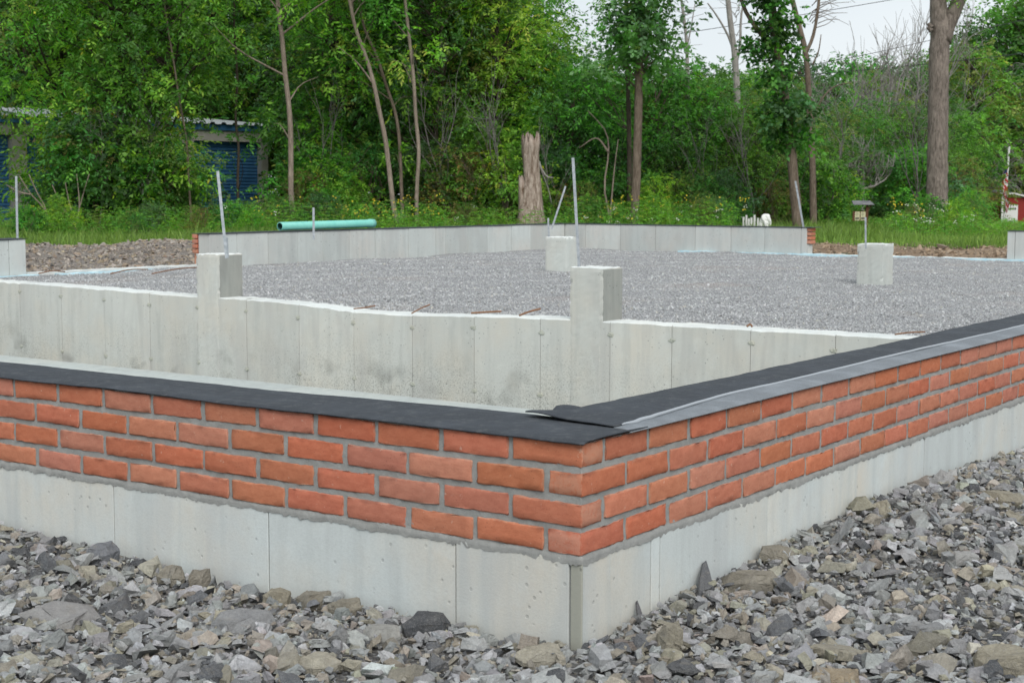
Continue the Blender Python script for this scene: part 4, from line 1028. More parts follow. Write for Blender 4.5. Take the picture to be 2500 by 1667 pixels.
# thicket along the edge
for px, d, s in ((-90, 38, .7), (115, 37.6, .45), (165, 38.6, 1.1), (205, 38.2, .9), (235, 37.8, 1.1), (255, 38.8, 1.2), (310, 37.6, 1.0), (345, 38.4, 1.15), (385, 37.4, .95), (425, 38.6, .7), (700, 39, .6), (700, 40, .8), (770, 39.4, .7), (830, 41, .95), (1000, 40.5, .9), (1060, 40, .85), (1120, 41, 1.0), (1170, 40, .8), (560, 38.2, .30), (1270, 41, .8), (1330, 39.5, .5), (1390, 40.5, .6), (1500, 40, .55), (1590, 40.5, .6), (1660, 40.5, .6), (1780, 42, .55), (1890, 43, .75), (1925, 45, .6), (1880, 46, 1.1), (1945, 52, 1.0), (2050, 53, .8), (2095, 52, .9), (2230, 43, .42), (2245, 42, .36), (2115, 54, 1.0), (2200, 55, .9)):
    SHR.put(px, d, s, where(px, ['fine-leaved olive shrub', 'broad-leaved green shrub', 'bright feathery-leaved shrub', 'fine-leaved dark shrub', 'dark feathery-leaved shrub'][SHR.i % 5]), 'shrub', 'shrubs along the wood edge')
# distant trees on the right
for px, d, s in ((1600, 85, .72), (1690, 88, .70), (1770, 92, .74), (1850, 95, .82), (1905, 84, .66), (1960, 96, .85), (2010, 88, .70), (2060, 96, .80), (2115, 90, .74), (2165, 97, .84), (2215, 92, .86), (2250, 112, 1.12), (2300, 116, 1.30), (2350, 112, 1.36), (2400, 116, 1.4), (2460, 110, 1.3), (2190, 108, .98), (2130, 106, .92), (2280, 104, .78), (2230, 101, .60), (2330, 106, .8), (1990, 72, .42), (1900, 70, .40), (2075, 73, .45), (2160, 76, .50), (2000, 80, .55), (2390, 106, .8)):
    FARP.put(px, d, s, where(px, 'distant leafy tree'), 'tree', 'distant trees at the right')

# ------------------------------------------------------------------ trees one can tell apart
def trunk_tube(mb_, pts_, w0, w1, d, n=12, sides=10, jit=.03):
    W_ = spline([P(a, b, d) for a, b in pts_], n); rr = np.linspace(w0, w1, n)*DS*d/F/2
    rr[0] *= 1.12
    mb_.tube(W_, rr, sides, cap=True, jit=jit, rng=vr); return W_, rr
def root_at(name, pts_, d, label, cat='tree', group=None):
    p_ = P(*pts_[0], d); o_ = empty(name, (p_[0], p_[1], ground_z(p_[0], p_[1]))); return tag(o_, label, cat, group)
def finish(mb_, name, mat, root, V=None):
    """build in world space, then hang under root without moving"""
    o_ = mb_.build(name, mat, root, True); o_.matrix_parent_inverse = Matrix.Translation(root.location).inverted(); return o_
def leafy(root, centers, crad, per, kind, pal, scale=1.0, name='crown'):
    V, Fc, C = clump_leaves(vr, np.asarray(centers), crad, per, kind, pal, scale)
    o_ = link(name, crown_mesh(name, V, Fc, C), None, root); o_.matrix_parent_inverse = Matrix.Translation(root.location).inverted(); return o_
def down(pts_): return [(pts_[0][0]+(pts_[0][0]-pts_[1][0])*.4, pts_[0][1]+70)] + pts_
SAP = [
 ('slender pale trunk left of the teal pipe, nearly bare', [(672, 505), (668, 430), (668, 330), (664, 250), (655, 170), (648, 90), (640, 30), (634, -60)], 14, 10, 38, 'bark_pale'),
 ('thickest of three saplings right of the teal pipe, leaning left', [(912, 520), (903, 470), (895, 400), (885, 320), (870, 250), (858, 190), (840, 130), (815, 60), (795, -40)], 13, 8, 38, 'bark_pale'),
 ('thin crooked middle sapling of the three right of the pipe', [(926, 520), (922, 440), (918, 330), (908, 260), (885, 190), (862, 120), (835, 60), (820, -30)], 9, 6, 39, 'bark'),
 ('straight right-hand sapling of the three beyond the far wall', [(958, 525), (957, 440), (962, 350), (955, 270), (950, 180), (940, 90), (930, 0), (925, -60)], 10, 7, 38.5, 'bark_pale'),
 ('thin sapling with wavy stem in front of the storage building', [(440, 520), (434, 420), (428, 320), (412, 230), (400, 150), (385, 60), (372, -30)], 5.5, 4, 37, 'bark'),
 ('dark slim trunk in front of the last blue roller door', [(548, 500), (546, 420), (548, 340), (541, 270), (545, 180), (538, 60), (540, -30)], 7, 5, 39.5, 'bark_dark')]
for lab, pts_, w0, w1, d, bk in SAP:
    r_ = root_at('sapling', pts_, d, lab, 'tree'); mb_ = MB(); W_, rr = trunk_tube(mb_, down(pts_), w0, w1, d, 22, 9)
    top = W_[-1]; cen = top+vr.normal(0, 1, (16, 3))*np.array([.9, .9, .9])+np.array([0, 0, .5])
    low = [W_[int(vr.integers(8, 19))]+unit(vr.normal(0, 1, 3)*np.array([1, 1, .3]))*vr.uniform(.5, 1.1) for _ in range(2)]
    limbs(mb_, vr, W_, np.vstack([cen, low]), rr[0]*.8)
    finish(mb_, 'trunk', M[bk], r_); leafy(r_, np.vstack([cen, low]), vr.uniform(.35, .6, 18), 16, 'ash', ['green', 'lime'])
# ivy-clad pair and vine tree
pts_ = [(1457, 512), (1462, 400), (1466, 250), (1468, 150), (1467, 60), (1465, -60)]
r_ = root_at('ivy_tree', pts_, 38, 'straight brown trunk with leafy ivy crown right of the stump'); mb_ = MB(); W_, rr = trunk_tube(mb_, down(pts_), 21, 17, 38, 20, 12)
cen = [P(1467+vr.normal(0, 38), vr.uniform(-60, 150), 38+vr.normal(0, .5)) for _ in range(46)]+[P(1467+vr.normal(0, 55), vr.uniform(-60, 190), 38+vr.normal(0, .7)) for _ in range(22)]
limbs(mb_, vr, W_, np.array(cen)[::3], .08); finish(mb_, 'trunk', M['bark'], r_); leafy(r_, cen, np.full(len(cen), .42), 18, 'broad', ['deep', 'blueg', 'deep'], .85)
pts_ = [(1444, 512), (1446, 400), (1444, 250), (1440, 100), (1438, -60)]
r_ = root_at('leafy_tree', pts_, 40, 'darker trunk just behind the straight ivy-crowned trunk'); mb_ = MB(); W_, rr = trunk_tube(mb_, down(pts_), 13, 10, 40, 16, 9)
cen = [P(1438+vr.normal(0, 25), vr.uniform(-80, 60), 40+vr.normal(0, .5)) for _ in range(14)]
finish(mb_, 'trunk', M['bark_dark'], r_); leafy(r_, cen, np.full(14, .4), 16, 'small', ['deep', 'green'])
pts_ = [(1833, 525), (1826, 450), (1818, 350), (1810, 270), (1795, 180), (1780, 90), (1772, 0), (1768, -70)]
r_ = root_at('vine_tree', pts_, 37.5, 'leaning trunk wrapped in dark vines at the right end of the far wall'); mb_ = MB(); W_, rr = trunk_tube(mb_, down(pts_), 26, 18, 37.5, 26, 12)
trunk_tube(mb_, [(1790, 130), (1762, 95), (1735, 62), (1712, 25), (1695, -20)], 12, 8, 37.5, 12, 8)
finish(mb_, 'trunk', M['bark'], r_)
cen, cra = [], []
for _ in range(95):
    y = vr.choice([vr.uniform(215, 330), vr.uniform(-60, 190), vr.uniform(-60, 190)]); xc = np.interp(y, [-70, 0, 90, 180, 270, 350], [1768, 1772, 1780, 1795, 1810, 1818])
    sp = 20 if y < 190 else 26
    cen.append(P(xc+vr.normal(0, sp), y, 37.5+vr.normal(-.05, .30))); cra.append(.30)
leafy(r_, cen, cra, 17, 'ivy', ['deep', 'deep', 'blueg', 'green'], 1.05, 'vine')
pts_ = [(1868, 505), (1867, 430), (1866, 370), (1861, 300), (1857, 200), (1850, 120), (1834, 55), (1815, -20)]
r_ = root_at('bare_forked_tree', pts_, 41, 'brown forked trunk with few leaves right of the vine tree'); mb_ = MB(); trunk_tube(mb_, down(pts_), 17, 11, 41, 24, 9)
trunk_tube(mb_, [(1851, 122), (1864, 95), (1874, 55), (1880, 10), (1884, -30)], 9, 6, 41, 10, 7)
trunk_tube(mb_, [(1861, 290), (1872, 262), (1892, 222), (1920, 198), (1955, 190)], 5, 2.5, 41, 12, 6)
trunk_tube(mb_, [(1866, 150), (1880, 118), (1886, 80)], 4, 2, 41, 8, 6)
for _ in range(16):
    x0, y0 = (1872+vr.normal(0, 8), vr.uniform(-10, 70)); trunk_tube(mb_, [(x0, y0), (x0+vr.uniform(10, 40), y0-vr.uniform(5, 30)), (x0+vr.uniform(40, 80), y0-vr.uniform(-20, 40))], 2, .9, 41, 6, 4, 0)
finish(mb_, 'trunk', M['bark'], r_)
# the big trunk on the right
pts_ = [(2150, 512), (2152, 450), (2153, 380), (2155, 250), (2157, 130), (2160, 75), (2156, 30), (2153, -70)]
r_ = root_at('large_tree', pts_, 44, 'massive rough-barked trunk forking at the top right'); mb_ = MB()
W_ = spline([P(a, b, 44) for a, b in down(pts_)], 60); wv = np.interp(np.linspace(0, 1, 60), [0, .12, .25, .5, .8, .88, 1], [62, 52, 49, 45, 44, 40, 32])
mb_.tube(W_, wv*DS*44/F/2, 28, jit=.035, rng=vr)
trunk_tube(mb_, [(2164, 95), (2180, 52), (2196, 15), (2214, -30), (2228, -80)], 38, 27, 44, 16, 18, .03)
for kx, ky in ((2134, 58), (2134, 66)): trunk_tube(mb_, [(kx+6, ky+6), (kx, ky), (kx-2, ky-4)], 12, 8, 43.8, 5, 8)
finish(mb_, 'trunk', M['bark_big'], r_)
cen = [P(2188+vr.normal(0, 10), vr.uniform(-40, 2), 43.8+vr.normal(0, .2)) for _ in range(7)]+[P(2180+vr.normal(0, 110), vr.uniform(-260, -70), 44+vr.normal(0, 1.4)) for _ in range(40)]
leafy(r_, cen, np.r_[np.full(7, .18), np.full(40, .6)], 12, 'small', ['green', 'lime'])
# bare trees
def bare(seed, base, H, spread, mat, label, depth=5, r0=.09, lean=(0, 0), group=None, name='bare_tree', droop=0.0):
    r_ = np.random.default_rng(seed); mb_ = MB(); root = tag(empty(name, base), label, 'tree', group)
    def grow(p, d, L_, rad, lev):
        k_ = 5; q = [np.array(p)]; dd = np.array(d, float)
        for _ in range(k_-1):
            dd = unit(dd+r_.normal(0, .13, 3)+np.array([0, 0, .05-droop*(depth-lev)*.3])); q.append(q[-1]+dd*L_/(k_-1))
        mb_.tube(q, np.linspace(rad, rad*.62, k_), 5 if lev > 2 else 3, cap=False)
        if lev == 0: return
        for _ in range(int(r_.integers(2, 4))+(1 if lev >= 3 else 0)):
            s_ = int(r_.integers(1, k_)); nd = unit(dd*.75+r_.normal(0, spread, 3)+np.array([0, 0, .28-droop]))
            grow(q[s_], nd, L_*r_.uniform(.55, .82), rad*.6, lev-1)
        grow(q[-1], unit(dd+r_.normal(0, .2, 3)), L_*.7, rad*.62, lev-1)
    grow((0, 0, -.1), unit(np.array([lean[0], lean[1], 1.0])), H*.36, r0, depth)
    mb_.build('trunk', mat, root, True); return root
BT = 'leafless grey trees'
for q, (px, d, H, lab) in enumerate(((2035, 66, 9.0, 'leafless grey tree with fan of fine twigs, left of the big trunk'), (1985, 62, 7.6, 'leafless grey tree standing above the notice board'), (2095, 68, 8.6, 'leafless twiggy tree just left of the massive trunk'), (1925, 64, 7.2, 'spindly leafless tree right of the brown forked trunk'), (1800, 70, 6.6, 'faint leafless tree behind the vine-wrapped trunk'))):
    bare(200+q, plot(px, d), H*1.3, .40, M['bark_dead'], lab, 4, .07, group=BT)
bare(210, plot(1990, 51), 3.6, .5, M['bark_dead'], 'pale dead tree with drooping branches behind the notice board', 4, .08, (-.18, .05), BT)
bare(211, plot(2318, 103), 13, .6, M['bark_dead'], 'dead grey branches drooping over the right edge trees', 5, .15, (-.1, 0), BT, droop=.14)
bare(212, plot(2262, 100), 7.0, .55, M['bark_dead'], 'grey dead twigs low in front of the right edge trees', 4, .11, (.2, 0), BT, droop=.16)
for q, (pts_, w0, w1, lab) in enumerate((([(1580, 260), (1579, 170), (1577, 100), (1572, 50), (1562, -20)], 9, 6, 'thin bare dead trunk standing above the middle shrubs'), ([(1694, 300), (1692, 200), (1688, 130), (1680, 70), (1672, 0), (1670, -40)], 16, 11, 'thicker bare dead trunk left of the vine tree'))):
    r_ = root_at('dead_tree', [(pts_[0][0], 500)], 44, lab, 'tree', BT); mb_ = MB(); trunk_tube(mb_, [(pts_[0][0]+4, 560)]+pts_, w0*1.2, w1, 44, 18, 8)
    if q: trunk_tube(mb_, [(1688, 125), (1670, 78), (1645, 35), (1625, 8)], 6, 3, 44, 8, 6); trunk_tube(mb_, [(1690, 150), (1700, 105), (1702, 40), (1712, -10)], 7, 4, 44, 8, 6)
    else: trunk_tube(mb_, [(1579, 105), (1588, 60), (1596, 10)], 4, 2, 44, 8, 5)
    for _ in range(12):
        x0, y0 = pts_[2][0]+vr.normal(0, 8), vr.uniform(0, 180); trunk_tube(mb_, [(x0, y0), (x0+vr.normal(0, 15), y0-vr.uniform(8, 25)), (x0+vr.normal(0, 35), y0-vr.uniform(15, 45))], 1.8, .8, 44, 5, 4, 0)
    finish(mb_, 'trunk', M['bark_dead'], r_)
# pale multi-stem shrub stems at the left and a crooked stem right of the stump
for lab, st, d in (('clump of thin pale stems at the left edge of the thicket', [[(170, 510), (160, 470), (150, 420)], [(180, 510), (182, 460), (176, 400)], [(165, 510), (140, 470), (120, 425)], [(175, 512), (190, 450), (205, 400)]], 36.4),
                   ('pale leaning bare stems near the left edge stake', [[(105, 488), (70, 445), (45, 405)], [(108, 490), (84, 440), (66, 400)], [(70, 447), (40, 440), (15, 425)]], 36.6),
                   ('crooked leaning stems between stump and ivy-crowned trunk', [[(1400, 500), (1388, 430), (1398, 350), (1390, 300), (1350, 255)], [(1402, 500), (1410, 400), (1420, 320)], [(1398, 350), (1370, 318), (1330, 340)]], 39)):
    p_ = P(*st[0][0], d); r_ = tag(empty('leafless_shrub', (p_[0], p_[1], ground_z(p_[0], p_[1]))), lab, 'shrub')
    for q in st:
        mb_ = MB(); trunk_tube(mb_, ([(q[0][0], 560)] if q[0][1] > 480 else [])+q, 6 if d > 38 else 4, 2, d, 12, 6); finish(mb_, 'stem', M['bark_pale'], r_)

# thin leafless stems in front of the foliage
tw = [bare(260+i, (0, 0, -50), 5.2, .30, M['bark_grey'], 'x', 3, .03, name='thin_tree') for i in range(3)]; tu = [[False] for _ in tw]
for q, (px, d, s_) in enumerate(((230, 37.2, .75), (345, 37.0, .9), (740, 40, 1.0), (1020, 40, 1.1), (1160, 40, 1.0), (1265, 39.8, .7), (1610, 41, .8), (1725, 41.5, .85), (1905, 44, 1.0), (2100, 48, 1.1))):
    place(tw[q % 3], tu[q % 3], px, d, s_, where(px, 'thin leafless stem'), 'tree', 'thin leafless stems')
# weed clumps at the grass edge
for px, d, s in ((60, 33.5, .26), (130, 34.5, .34), (300, 33.2, .24), (350, 34, .3), (455, 33.6, .28), (530, 34.2, .3), (580, 33.4, .24), (640, 35, .36), (735, 35.5, .38), (1070, 36, .3), (1350, 36, .36), (1505, 36.5, .34), (1620, 36.2, .38), (1645, 37, .34), (2095, 38, .30), (2130, 40, .36), (2200, 39, .32)):
    SHR.put(px, d, s, where(px, 'knee-high leafy weed clump'), 'weed clump', 'weed clumps at the grass edge')
# ------------------------------------------------------------------ weathered stump
ds = 37.0
p_ = P(1220, 512, ds); st = tag(empty('tree_stump', (p_[0], p_[1], ground_z(p_[0], p_[1]))), 'tall weathered broken tree stump beyond the far wall', 'stump')
def loft(rings, n=26, ragged=0.0, seed=1, hollow=True):
    r_ = np.random.default_rng(seed); b_ = MB(); V = []; ph = r_.uniform(0, 6.28, 5); m_ = len(rings)
    for q, (x, y, w) in enumerate(rings):
        c_ = P(x, y, ds); rad = w*DS*ds/F
        for k_ in range(n):
            a = 2*math.pi*k_/n; rr = rad*(1+.12*math.sin(3*a+ph[0]+q*.28)+.06*math.sin(7*a+ph[1]+q*.1)+.06*math.sin(13*a+ph[2])+r_.normal(0, .02))
            z = c_[2]+(ragged*(abs(math.sin(5*a+ph[3]))*.6+r_.random()*.6-.2) if q == m_-1 else 0)
            V.append((c_[0]+rr*math.cos(a), c_[1]+rr*math.sin(a), z))
    if hollow:
        for k_ in range(n):
            t_ = V[(m_-1)*n+k_]; c_ = P(rings[-1][0], rings[-1][1]+14, ds); V.append((t_[0]*.55+c_[0]*.45, t_[1]*.55+c_[1]*.45, c_[2]-.15)); 
        m_ += 1
    Fc = [(q*n+k_, q*n+(k_+1) % n, (q+1)*n+(k_+1) % n, (q+1)*n+k_) for q in range(m_-1) for k_ in range(n)]+[tuple((m_-1)*n+k_ for k_ in range(n))]
    b_.add(V, Fc); return b_
o = finish(loft([(1218, 570, 38), (1219, 510, 31), (1220, 480, 26), (1222, 450, 21.5), (1223, 420, 19), (1222, 395, 17.5), (1221, 370, 18), (1220, 350, 19), (1221, 338, 20), (1222, 328, 20.5)], ragged=.34, seed=3), 'trunk', M['stump_wood'], st)
finish(loft([(1204, 565, 16), (1203, 500, 14), (1202, 460, 12.5), (1201, 435, 11.5), (1201, 420, 10.5)], 16, .24, 5), 'side_stub', M['stump_wood'], st)
mb_ = MB(); trunk_tube(mb_, [(1236, 372), (1243, 388), (1256, 406), (1272, 408)], 9, 2, ds, 8, 7); trunk_tube(mb_, [(1240, 385), (1258, 430), (1268, 470)], 2.5, 1.2, ds, 8, 5); finish(mb_, 'broken_branch', M['bark_dead'], st)

# ------------------------------------------------------------------ grass, weeds, wild flowers
def ground_pts(n, px0, px1, d0, d1, r_):
    px = r_.uniform(px0, px1, n); d = np.sqrt(r_.uniform(d0*d0, d1*d1, n)); p_ = np.array([P(a, 440, b) for a, b in zip(px, d)]); return p_[:, :2], d
def blades(xy, h, w, col, r_, bend=.35):
    n_ = len(xy); a = r_.uniform(0, 6.28, n_); dx = np.stack([np.cos(a), np.sin(a)], -1); z0 = ground_z(xy[:, 0], xy[:, 1])
    lean = r_.normal(0, bend, (n_, 2))*h[:, None]
    b0 = np.c_[xy-dx*w[:, None]/2, z0-.02]; b1 = np.c_[xy+dx*w[:, None]/2, z0-.02]
    m0 = np.c_[xy-dx*w[:, None]*.35+lean*.35, z0+h*.6]; m1 = np.c_[xy+dx*w[:, None]*.35+lean*.35, z0+h*.6]; t_ = np.c_[xy+lean, z0+h]
    V = np.stack([b0, b1, m1, m0, t_], 1).reshape(-1, 3); i_ = np.arange(n_)*5
    Fc = np.concatenate([np.stack([i_, i_+1, i_+2], -1), np.stack([i_, i_+2, i_+3], -1), np.stack([i_+3, i_+2, i_+4], -1)]); return V, Fc, np.concatenate([col]*3)
g_r = np.random.default_rng(77)
xy, d_ = ground_pts(62000, -120, 2480, 27.0, 41.5, g_r)
on_soil = (xy[:, 0] > -12.2) & (xy[:, 1] < 25.6-.12*(xy[:, 0]+8)+.5*np.sin(.9*xy[:, 0])+.3*np.sin(2.7*xy[:, 0])+g_r.normal(0, .35, len(xy)))
on_rub = (xy[:, 0] > -19.0+g_r.normal(0, .4, len(xy))) & (xy[:, 0] < -13.3) & (xy[:, 1] < 19.3)
inside = (xy[:, 0] > -13.8) & (xy[:, 1] < 20.8)
okk = ~(on_soil | on_rub | inside); xy = xy[okk]; n_ = len(xy)
pat = .5+.5*np.sin(xy[:, 0]*.8+1.2*np.sin(xy[:, 1]*.6)); hh = (.09+.16*pat)*np.exp(g_r.normal(0, .3, n_))
gcol = (np.array([.16, .285, .055])*(1-pat[:, None]*.25)+np.array([.14, .17, .04])*(g_r.random((n_, 1)) < .25)*.5)*np.exp(g_r.normal(0, .22, (n_, 1)))
V, Fc, C = blades(xy, hh, g_r.uniform(.010, .022, n_), np.clip(gcol, 0, .5), g_r)
o = link('grass', fast_mesh('grass', V, Fc, C), M['grass']); tag(o, 'short green grass between the bare ground and the wood', 'grass', kind='stuff')
# weeds: stems with leaves all the way up
def weeds(n, zones, hlo, hhi, r_, pal):
    A, D, Cc, top = [], [], [], []; sv, sf, scol = [], [], []
    for (px0, px1, d0, d1, f_, hm) in zones:
        xy, d_ = ground_pts(int(n*f_), px0, px1, d0, d1, r_)
        for x, y in xy:
            if (x > -13.9) and (y < 21.2): continue
            h = r_.uniform(hlo, hm); z = float(ground_z(x, y)); ln = r_.normal(0, .12, 2)*h; c_ = np.array(PAL[pal[int(r_.integers(len(pal)))]])*math.exp(r_.normal(.1, .2))
            k_ = int(5+h*7); tt_ = np.linspace(.08, 1, k_)
            for t_ in tt_:
                A.append((x+ln[0]*t_, y+ln[1]*t_, z+h*t_)); a = r_.uniform(0, 6.28); D.append((math.cos(a), math.sin(a), .35)); Cc.append(c_)
            top.append((x+ln[0], y+ln[1], z+h))
    V, Fc, C = sprays(r_, np.array(A), np.array(D), 'small', np.array(Cc), .55)
    return V, Fc, C, np.array(top)
ZW = [(-120, 520, 33.0, 37, .22, .7), (520, 1010, 33, 38.5, .22, .85), (1010, 1320, 34, 39, .10, .7), (1320, 1690, 34, 40.5, .20, .85), (1850, 2060, 41, 45, .06, .35), (2040, 2250, 34.5, 44, .14, .6), (2250, 2480, 34.5, 42, .14, .38)]
V, Fc, C, topz = weeds(2200, ZW, .22, .85, g_r, ['green', 'lime', 'olive', 'green'])
o = link('weeds', fast_mesh('weeds', V, Fc, C), M['leaf']); tag(o, 'tangle of tall green weeds along the foot of the wood', 'weeds', kind='stuff')
def flowers(n, zones, hlo, hhi, cols, size, per, spread, r_):
    Vs, Fs, Cs = [], [], []; off = 0
    for (px0, px1, d0, d1, f_) in zones:
        xy, _ = ground_pts(int(n*f_), px0, px1, d0, d1, r_)
        for x, y in xy:
            if (x > -13.9) and (y < 21.2): continue
            z = float(ground_z(x, y)); h = r_.uniform(hlo, hhi); tp = np.array([x+r_.normal(0, .05), y+r_.normal(0, .05), z+h])
            Vs.append([(x-.004, y, z), (x+.004, y, z), tp+[.003, 0, 0], tp-[.003, 0, 0]]); Fs.append([off, off+1, off+2, off+3]); Cs.append((.05, .10, .02)); off += 4
            for _ in range(per):
                c_ = tp+r_.normal(0, spread, 3)*np.array([1, 1, .6]); s_ = size*r_.uniform(.6, 1.2); nn = unit(np.array([CAM[0]-x, CAM[1]-y, 30])*.03+r_.normal(0, .5, 3)); a = unit(np.cross(nn, [0.3, .2, .9])); b = np.cross(nn, a)
                Vs.append([c_+a*s_, c_+b*s_, c_-a*s_, c_-b*s_]); Fs.append([off, off+1, off+2, off+3]); Cs.append(cols[int(r_.integers(len(cols)))]); off += 4
    return np.array(Vs).reshape(-1, 3), np.array(Fs), np.array(Cs)
ZY = [(740, 1010, 33.5, 38, .36), (1320, 1720, 34.5, 39.5, .44), (520, 700, 33.5, 37, .08), (2040, 2140, 36, 40, .12)]
V, Fc, C = flowers(150, ZY, .45, .95, [(.62, .42, .02), (.70, .50, .03), (.52, .36, .03)], .022, 3, .05, g_r)
o = link('wild_flowers', fast_mesh('wild_flowers', V, Fc, C), M['flower']); tag(o, 'scattered yellow wild flowers above the weeds', 'wild flowers', kind='stuff')
ZH = [(1320, 1720, 34, 39, .5), (2050, 2260, 33, 40, .4), (1000, 1100, 34, 37, .05), (500, 650, 32, 35, .05)]
V, Fc, C = flowers(70, ZH, .35, .8, [(.60, .62, .55), (.5, .53, .44)], .016, 5, .035, g_r)
o = link('wild_flowers', fast_mesh('wild_flowers', V, Fc, C), M['flower']); tag(o, 'scattered white lacy wild flowers among the weeds', 'wild flowers', kind='stuff')

# ================================================================== BACKGROUND THINGS
# storage building with blue roller doors
E0, W0 = plot(617, 48.0, -.5), plot(0, 41.5, -.5); dv = (W0-E0)[:2]; dv /= np.linalg.norm(dv)
sb_ = empty('storage_building', E0, math.atan2(dv[1], dv[0])); tag(sb_, 'long pale storage building with blue roller doors behind the thicket', 'building')
BLN, HT = 16.0, 3.20          # local x along the front to the left, local y: positive is behind the front?
sgn = 1.0 if np.dot(np.array([-dv[1], dv[0]]), E0[:2]-CAM[:2]) > 0 else -1.0
def bb(b_, x0, x1, y0, y1, z0, z1): b_.box(x0, x1, min(y0*sgn, y1*sgn), max(y0*sgn, y1*sgn), z0, z1)
b_ = MB(); bb(b_, 0, BLN, .3, 6, 0, HT-.25); b_.build('wall', M['beige_metal'], sb_)
cols_x = [0, 2.78, 5.5, 8.27, 11.0, 13.8]
for q, x in enumerate(cols_x):
    b_ = MB(); bb(b_, x, x+(.26 if q == 0 else .44), 0, .31, 0, 2.62); b_.build('column', M['beige_metal'], sb_)
for q in range(5):
    x0 = cols_x[q]+(.26 if q == 0 else .44); x1 = cols_x[q+1]
    b_ = MB(); bb(b_, x0, x1, 0.002, .31, 2.62, 2.95); b_.build('lintel', M['beige_metal'], sb_)
    dr = MB(); bb(dr, x0, x1, .23, .28, 0, 2.62); do = dr.build('roller_door', M['blue_metal'], sb_)
    for k_ in range(24):
        sl = MB(); bb(sl, x0+.01, x1-.01, .195, .228, .03+k_*.105, .105+k_*.105); sl.build('slat', M['blue_metal'], do, bevel=.012)
b_ = MB(); bb(b_, -.05, BLN, -.06, .0, 2.95, 3.12); b_.build('fascia', M['blue_metal'], sb_)
b_ = MB()
for k_ in range(40):
    x = -.15+k_*.41; V = [(x, -.18*sgn, 3.13), (x+.20, -.18*sgn, 3.13), (x+.24, -.18*sgn, 3.19), (x+.36, -.18*sgn, 3.19), (x+.41, -.18*sgn, 3.13)]; V2 = [(a, 6.2*sgn, c_+.55) for a, _, c_ in V]
    b_.add(V+V2, [(i_, i_+1, 5+i_+1, 5+i_) for i_ in range(4)])
rf = b_.build('roof', M['white_metal'], sb_)
# red shed, flag pole and flag
sp_ = plot(2296, 96); sh = empty('red_shed', (sp_[0], sp_[1], sp_[2]), math.atan2(_r[1], _r[0])); tag(sh, 'small red shed with white garage door at the right edge', 'shed')
u = DS*96/F; z_at = lambda y: .567+(470-y*DS)*96/F-sp_[2]
b_ = MB(); V = []
wL, wR = .0+11*u, 120*u
b_.box(wL, wR, .0, 3.2, -.3, z_at(452)); b_.build('wall', M['red_paint'], sh)
b_ = MB(); b_.box(6*u-.02, 14*u, -.03, .05, -.3, z_at(443)); b_.build('corner_board', M['white_paint'], sh)
b_ = MB(); b_.add([(0, -.25, z_at(441)), (32*u, -.25, z_at(440)), (125*u, -.25, z_at(462)), (125*u, 3.4, z_at(452)), (32*u, 3.4, z_at(430)), (0, 3.4, z_at(436)), (0, -.25, z_at(444)), (32*u, -.25, z_at(444)), (125*u, -.25, z_at(466))], [(0, 1, 4, 5), (1, 2, 3, 4)]); b_.build('roof', M['shingle'], sh)
b_ = MB(); b_.add([(-1*u, -.26, z_at(440.5)), (32*u, -.26, z_at(440.5)), (125*u, -.26, z_at(462.5)), (125*u, -.26, z_at(465)), (32*u, -.26, z_at(444)), (-1*u, -.26, z_at(444))]+[(a, -.20, b) for a, b in ((-1*u, z_at(440.5)), (32*u, z_at(440.5)), (125*u, z_at(462.5)), (125*u, z_at(465)), (32*u, z_at(444)), (-1*u, z_at(444)))], [(0, 5, 4, 1), (1, 4, 3, 2), (6, 7, 10, 11), (5, 11, 10, 4), (4, 10, 9, 3), (0, 6, 11, 5)]); b_.build('trim', M['white_paint'], sh)
b_ = MB(); b_.box(15*u, 43*u, -.04, .02, -.3, z_at(468)); dr = b_.build('garage_door', M['white_paint'], sh)
for k_ in range(4):
    b_ = MB(); b_.box((20+k_*5)*u, (23.3+k_*5)*u, -.055, -.03, z_at(479), z_at(474.5)); b_.build('pane', M['dark_glass'], dr)
fp0, fp1 = P(2306, 505, 92), P(2318, 336, 92); b_ = MB(); b_.tube(np.array([P(2305, 520, 92), fp0, fp1]), .065, 8); fo = b_.build('flag_pole', M['white_paint'], None, True); tag(fo, 'white pole standing before the red shed', 'flag pole')
rows = 26; V, Fc, mi = [], [], []
for q in range(rows+1):
    t_ = q/rows; yv = 382+(486-382)*t_; xc = np.interp(t_, [0, .15, .45, .55, .8, 1], [2313.5, 2311, 2308, 2308.5, 2312.5, 2310.5]); hw = np.interp(t_, [0, .12, .4, .55, .7, .9, 1], [.8, 4.6, 7.2, 6.0, 4.6, 3.8, 1.2])
    for k_ in range(7): 
        sft = k_/6*2-1; p_ = P(xc+sft*hw, yv+sft*(-2 if t_ < .5 else 4), 91.8); p_ = p_+np.array([_fw[0], _fw[1], 0])*.10*math.sin(k_*2.2+t_*5); V.append(p_)
for q in range(rows):
    for k_ in range(6):
        Fc.append((q*7+k_, q*7+k_+1, (q+1)*7+k_+1, (q+1)*7+k_)); t_ = q/rows
        mi.append(2 if t_ < .14 and k_ < 4 else (int((q*6+(5-k_)*5 if t_ < .5 else q*6+k_*9)//12) % 2))
me = bpy.data.meshes.new('flag'); me.from_pydata([tuple(v) for v in V], [], Fc); [me.materials.append(M[q]) for q in ('flag_red', 'flag_white', 'flag_blue')]
for p_, i_ in zip(me.polygons, mi): p_.material_index = i_; p_.use_smooth = True
tag(link('flag', me), 'limp red, white and blue striped flag hanging on the white pole', 'flag')
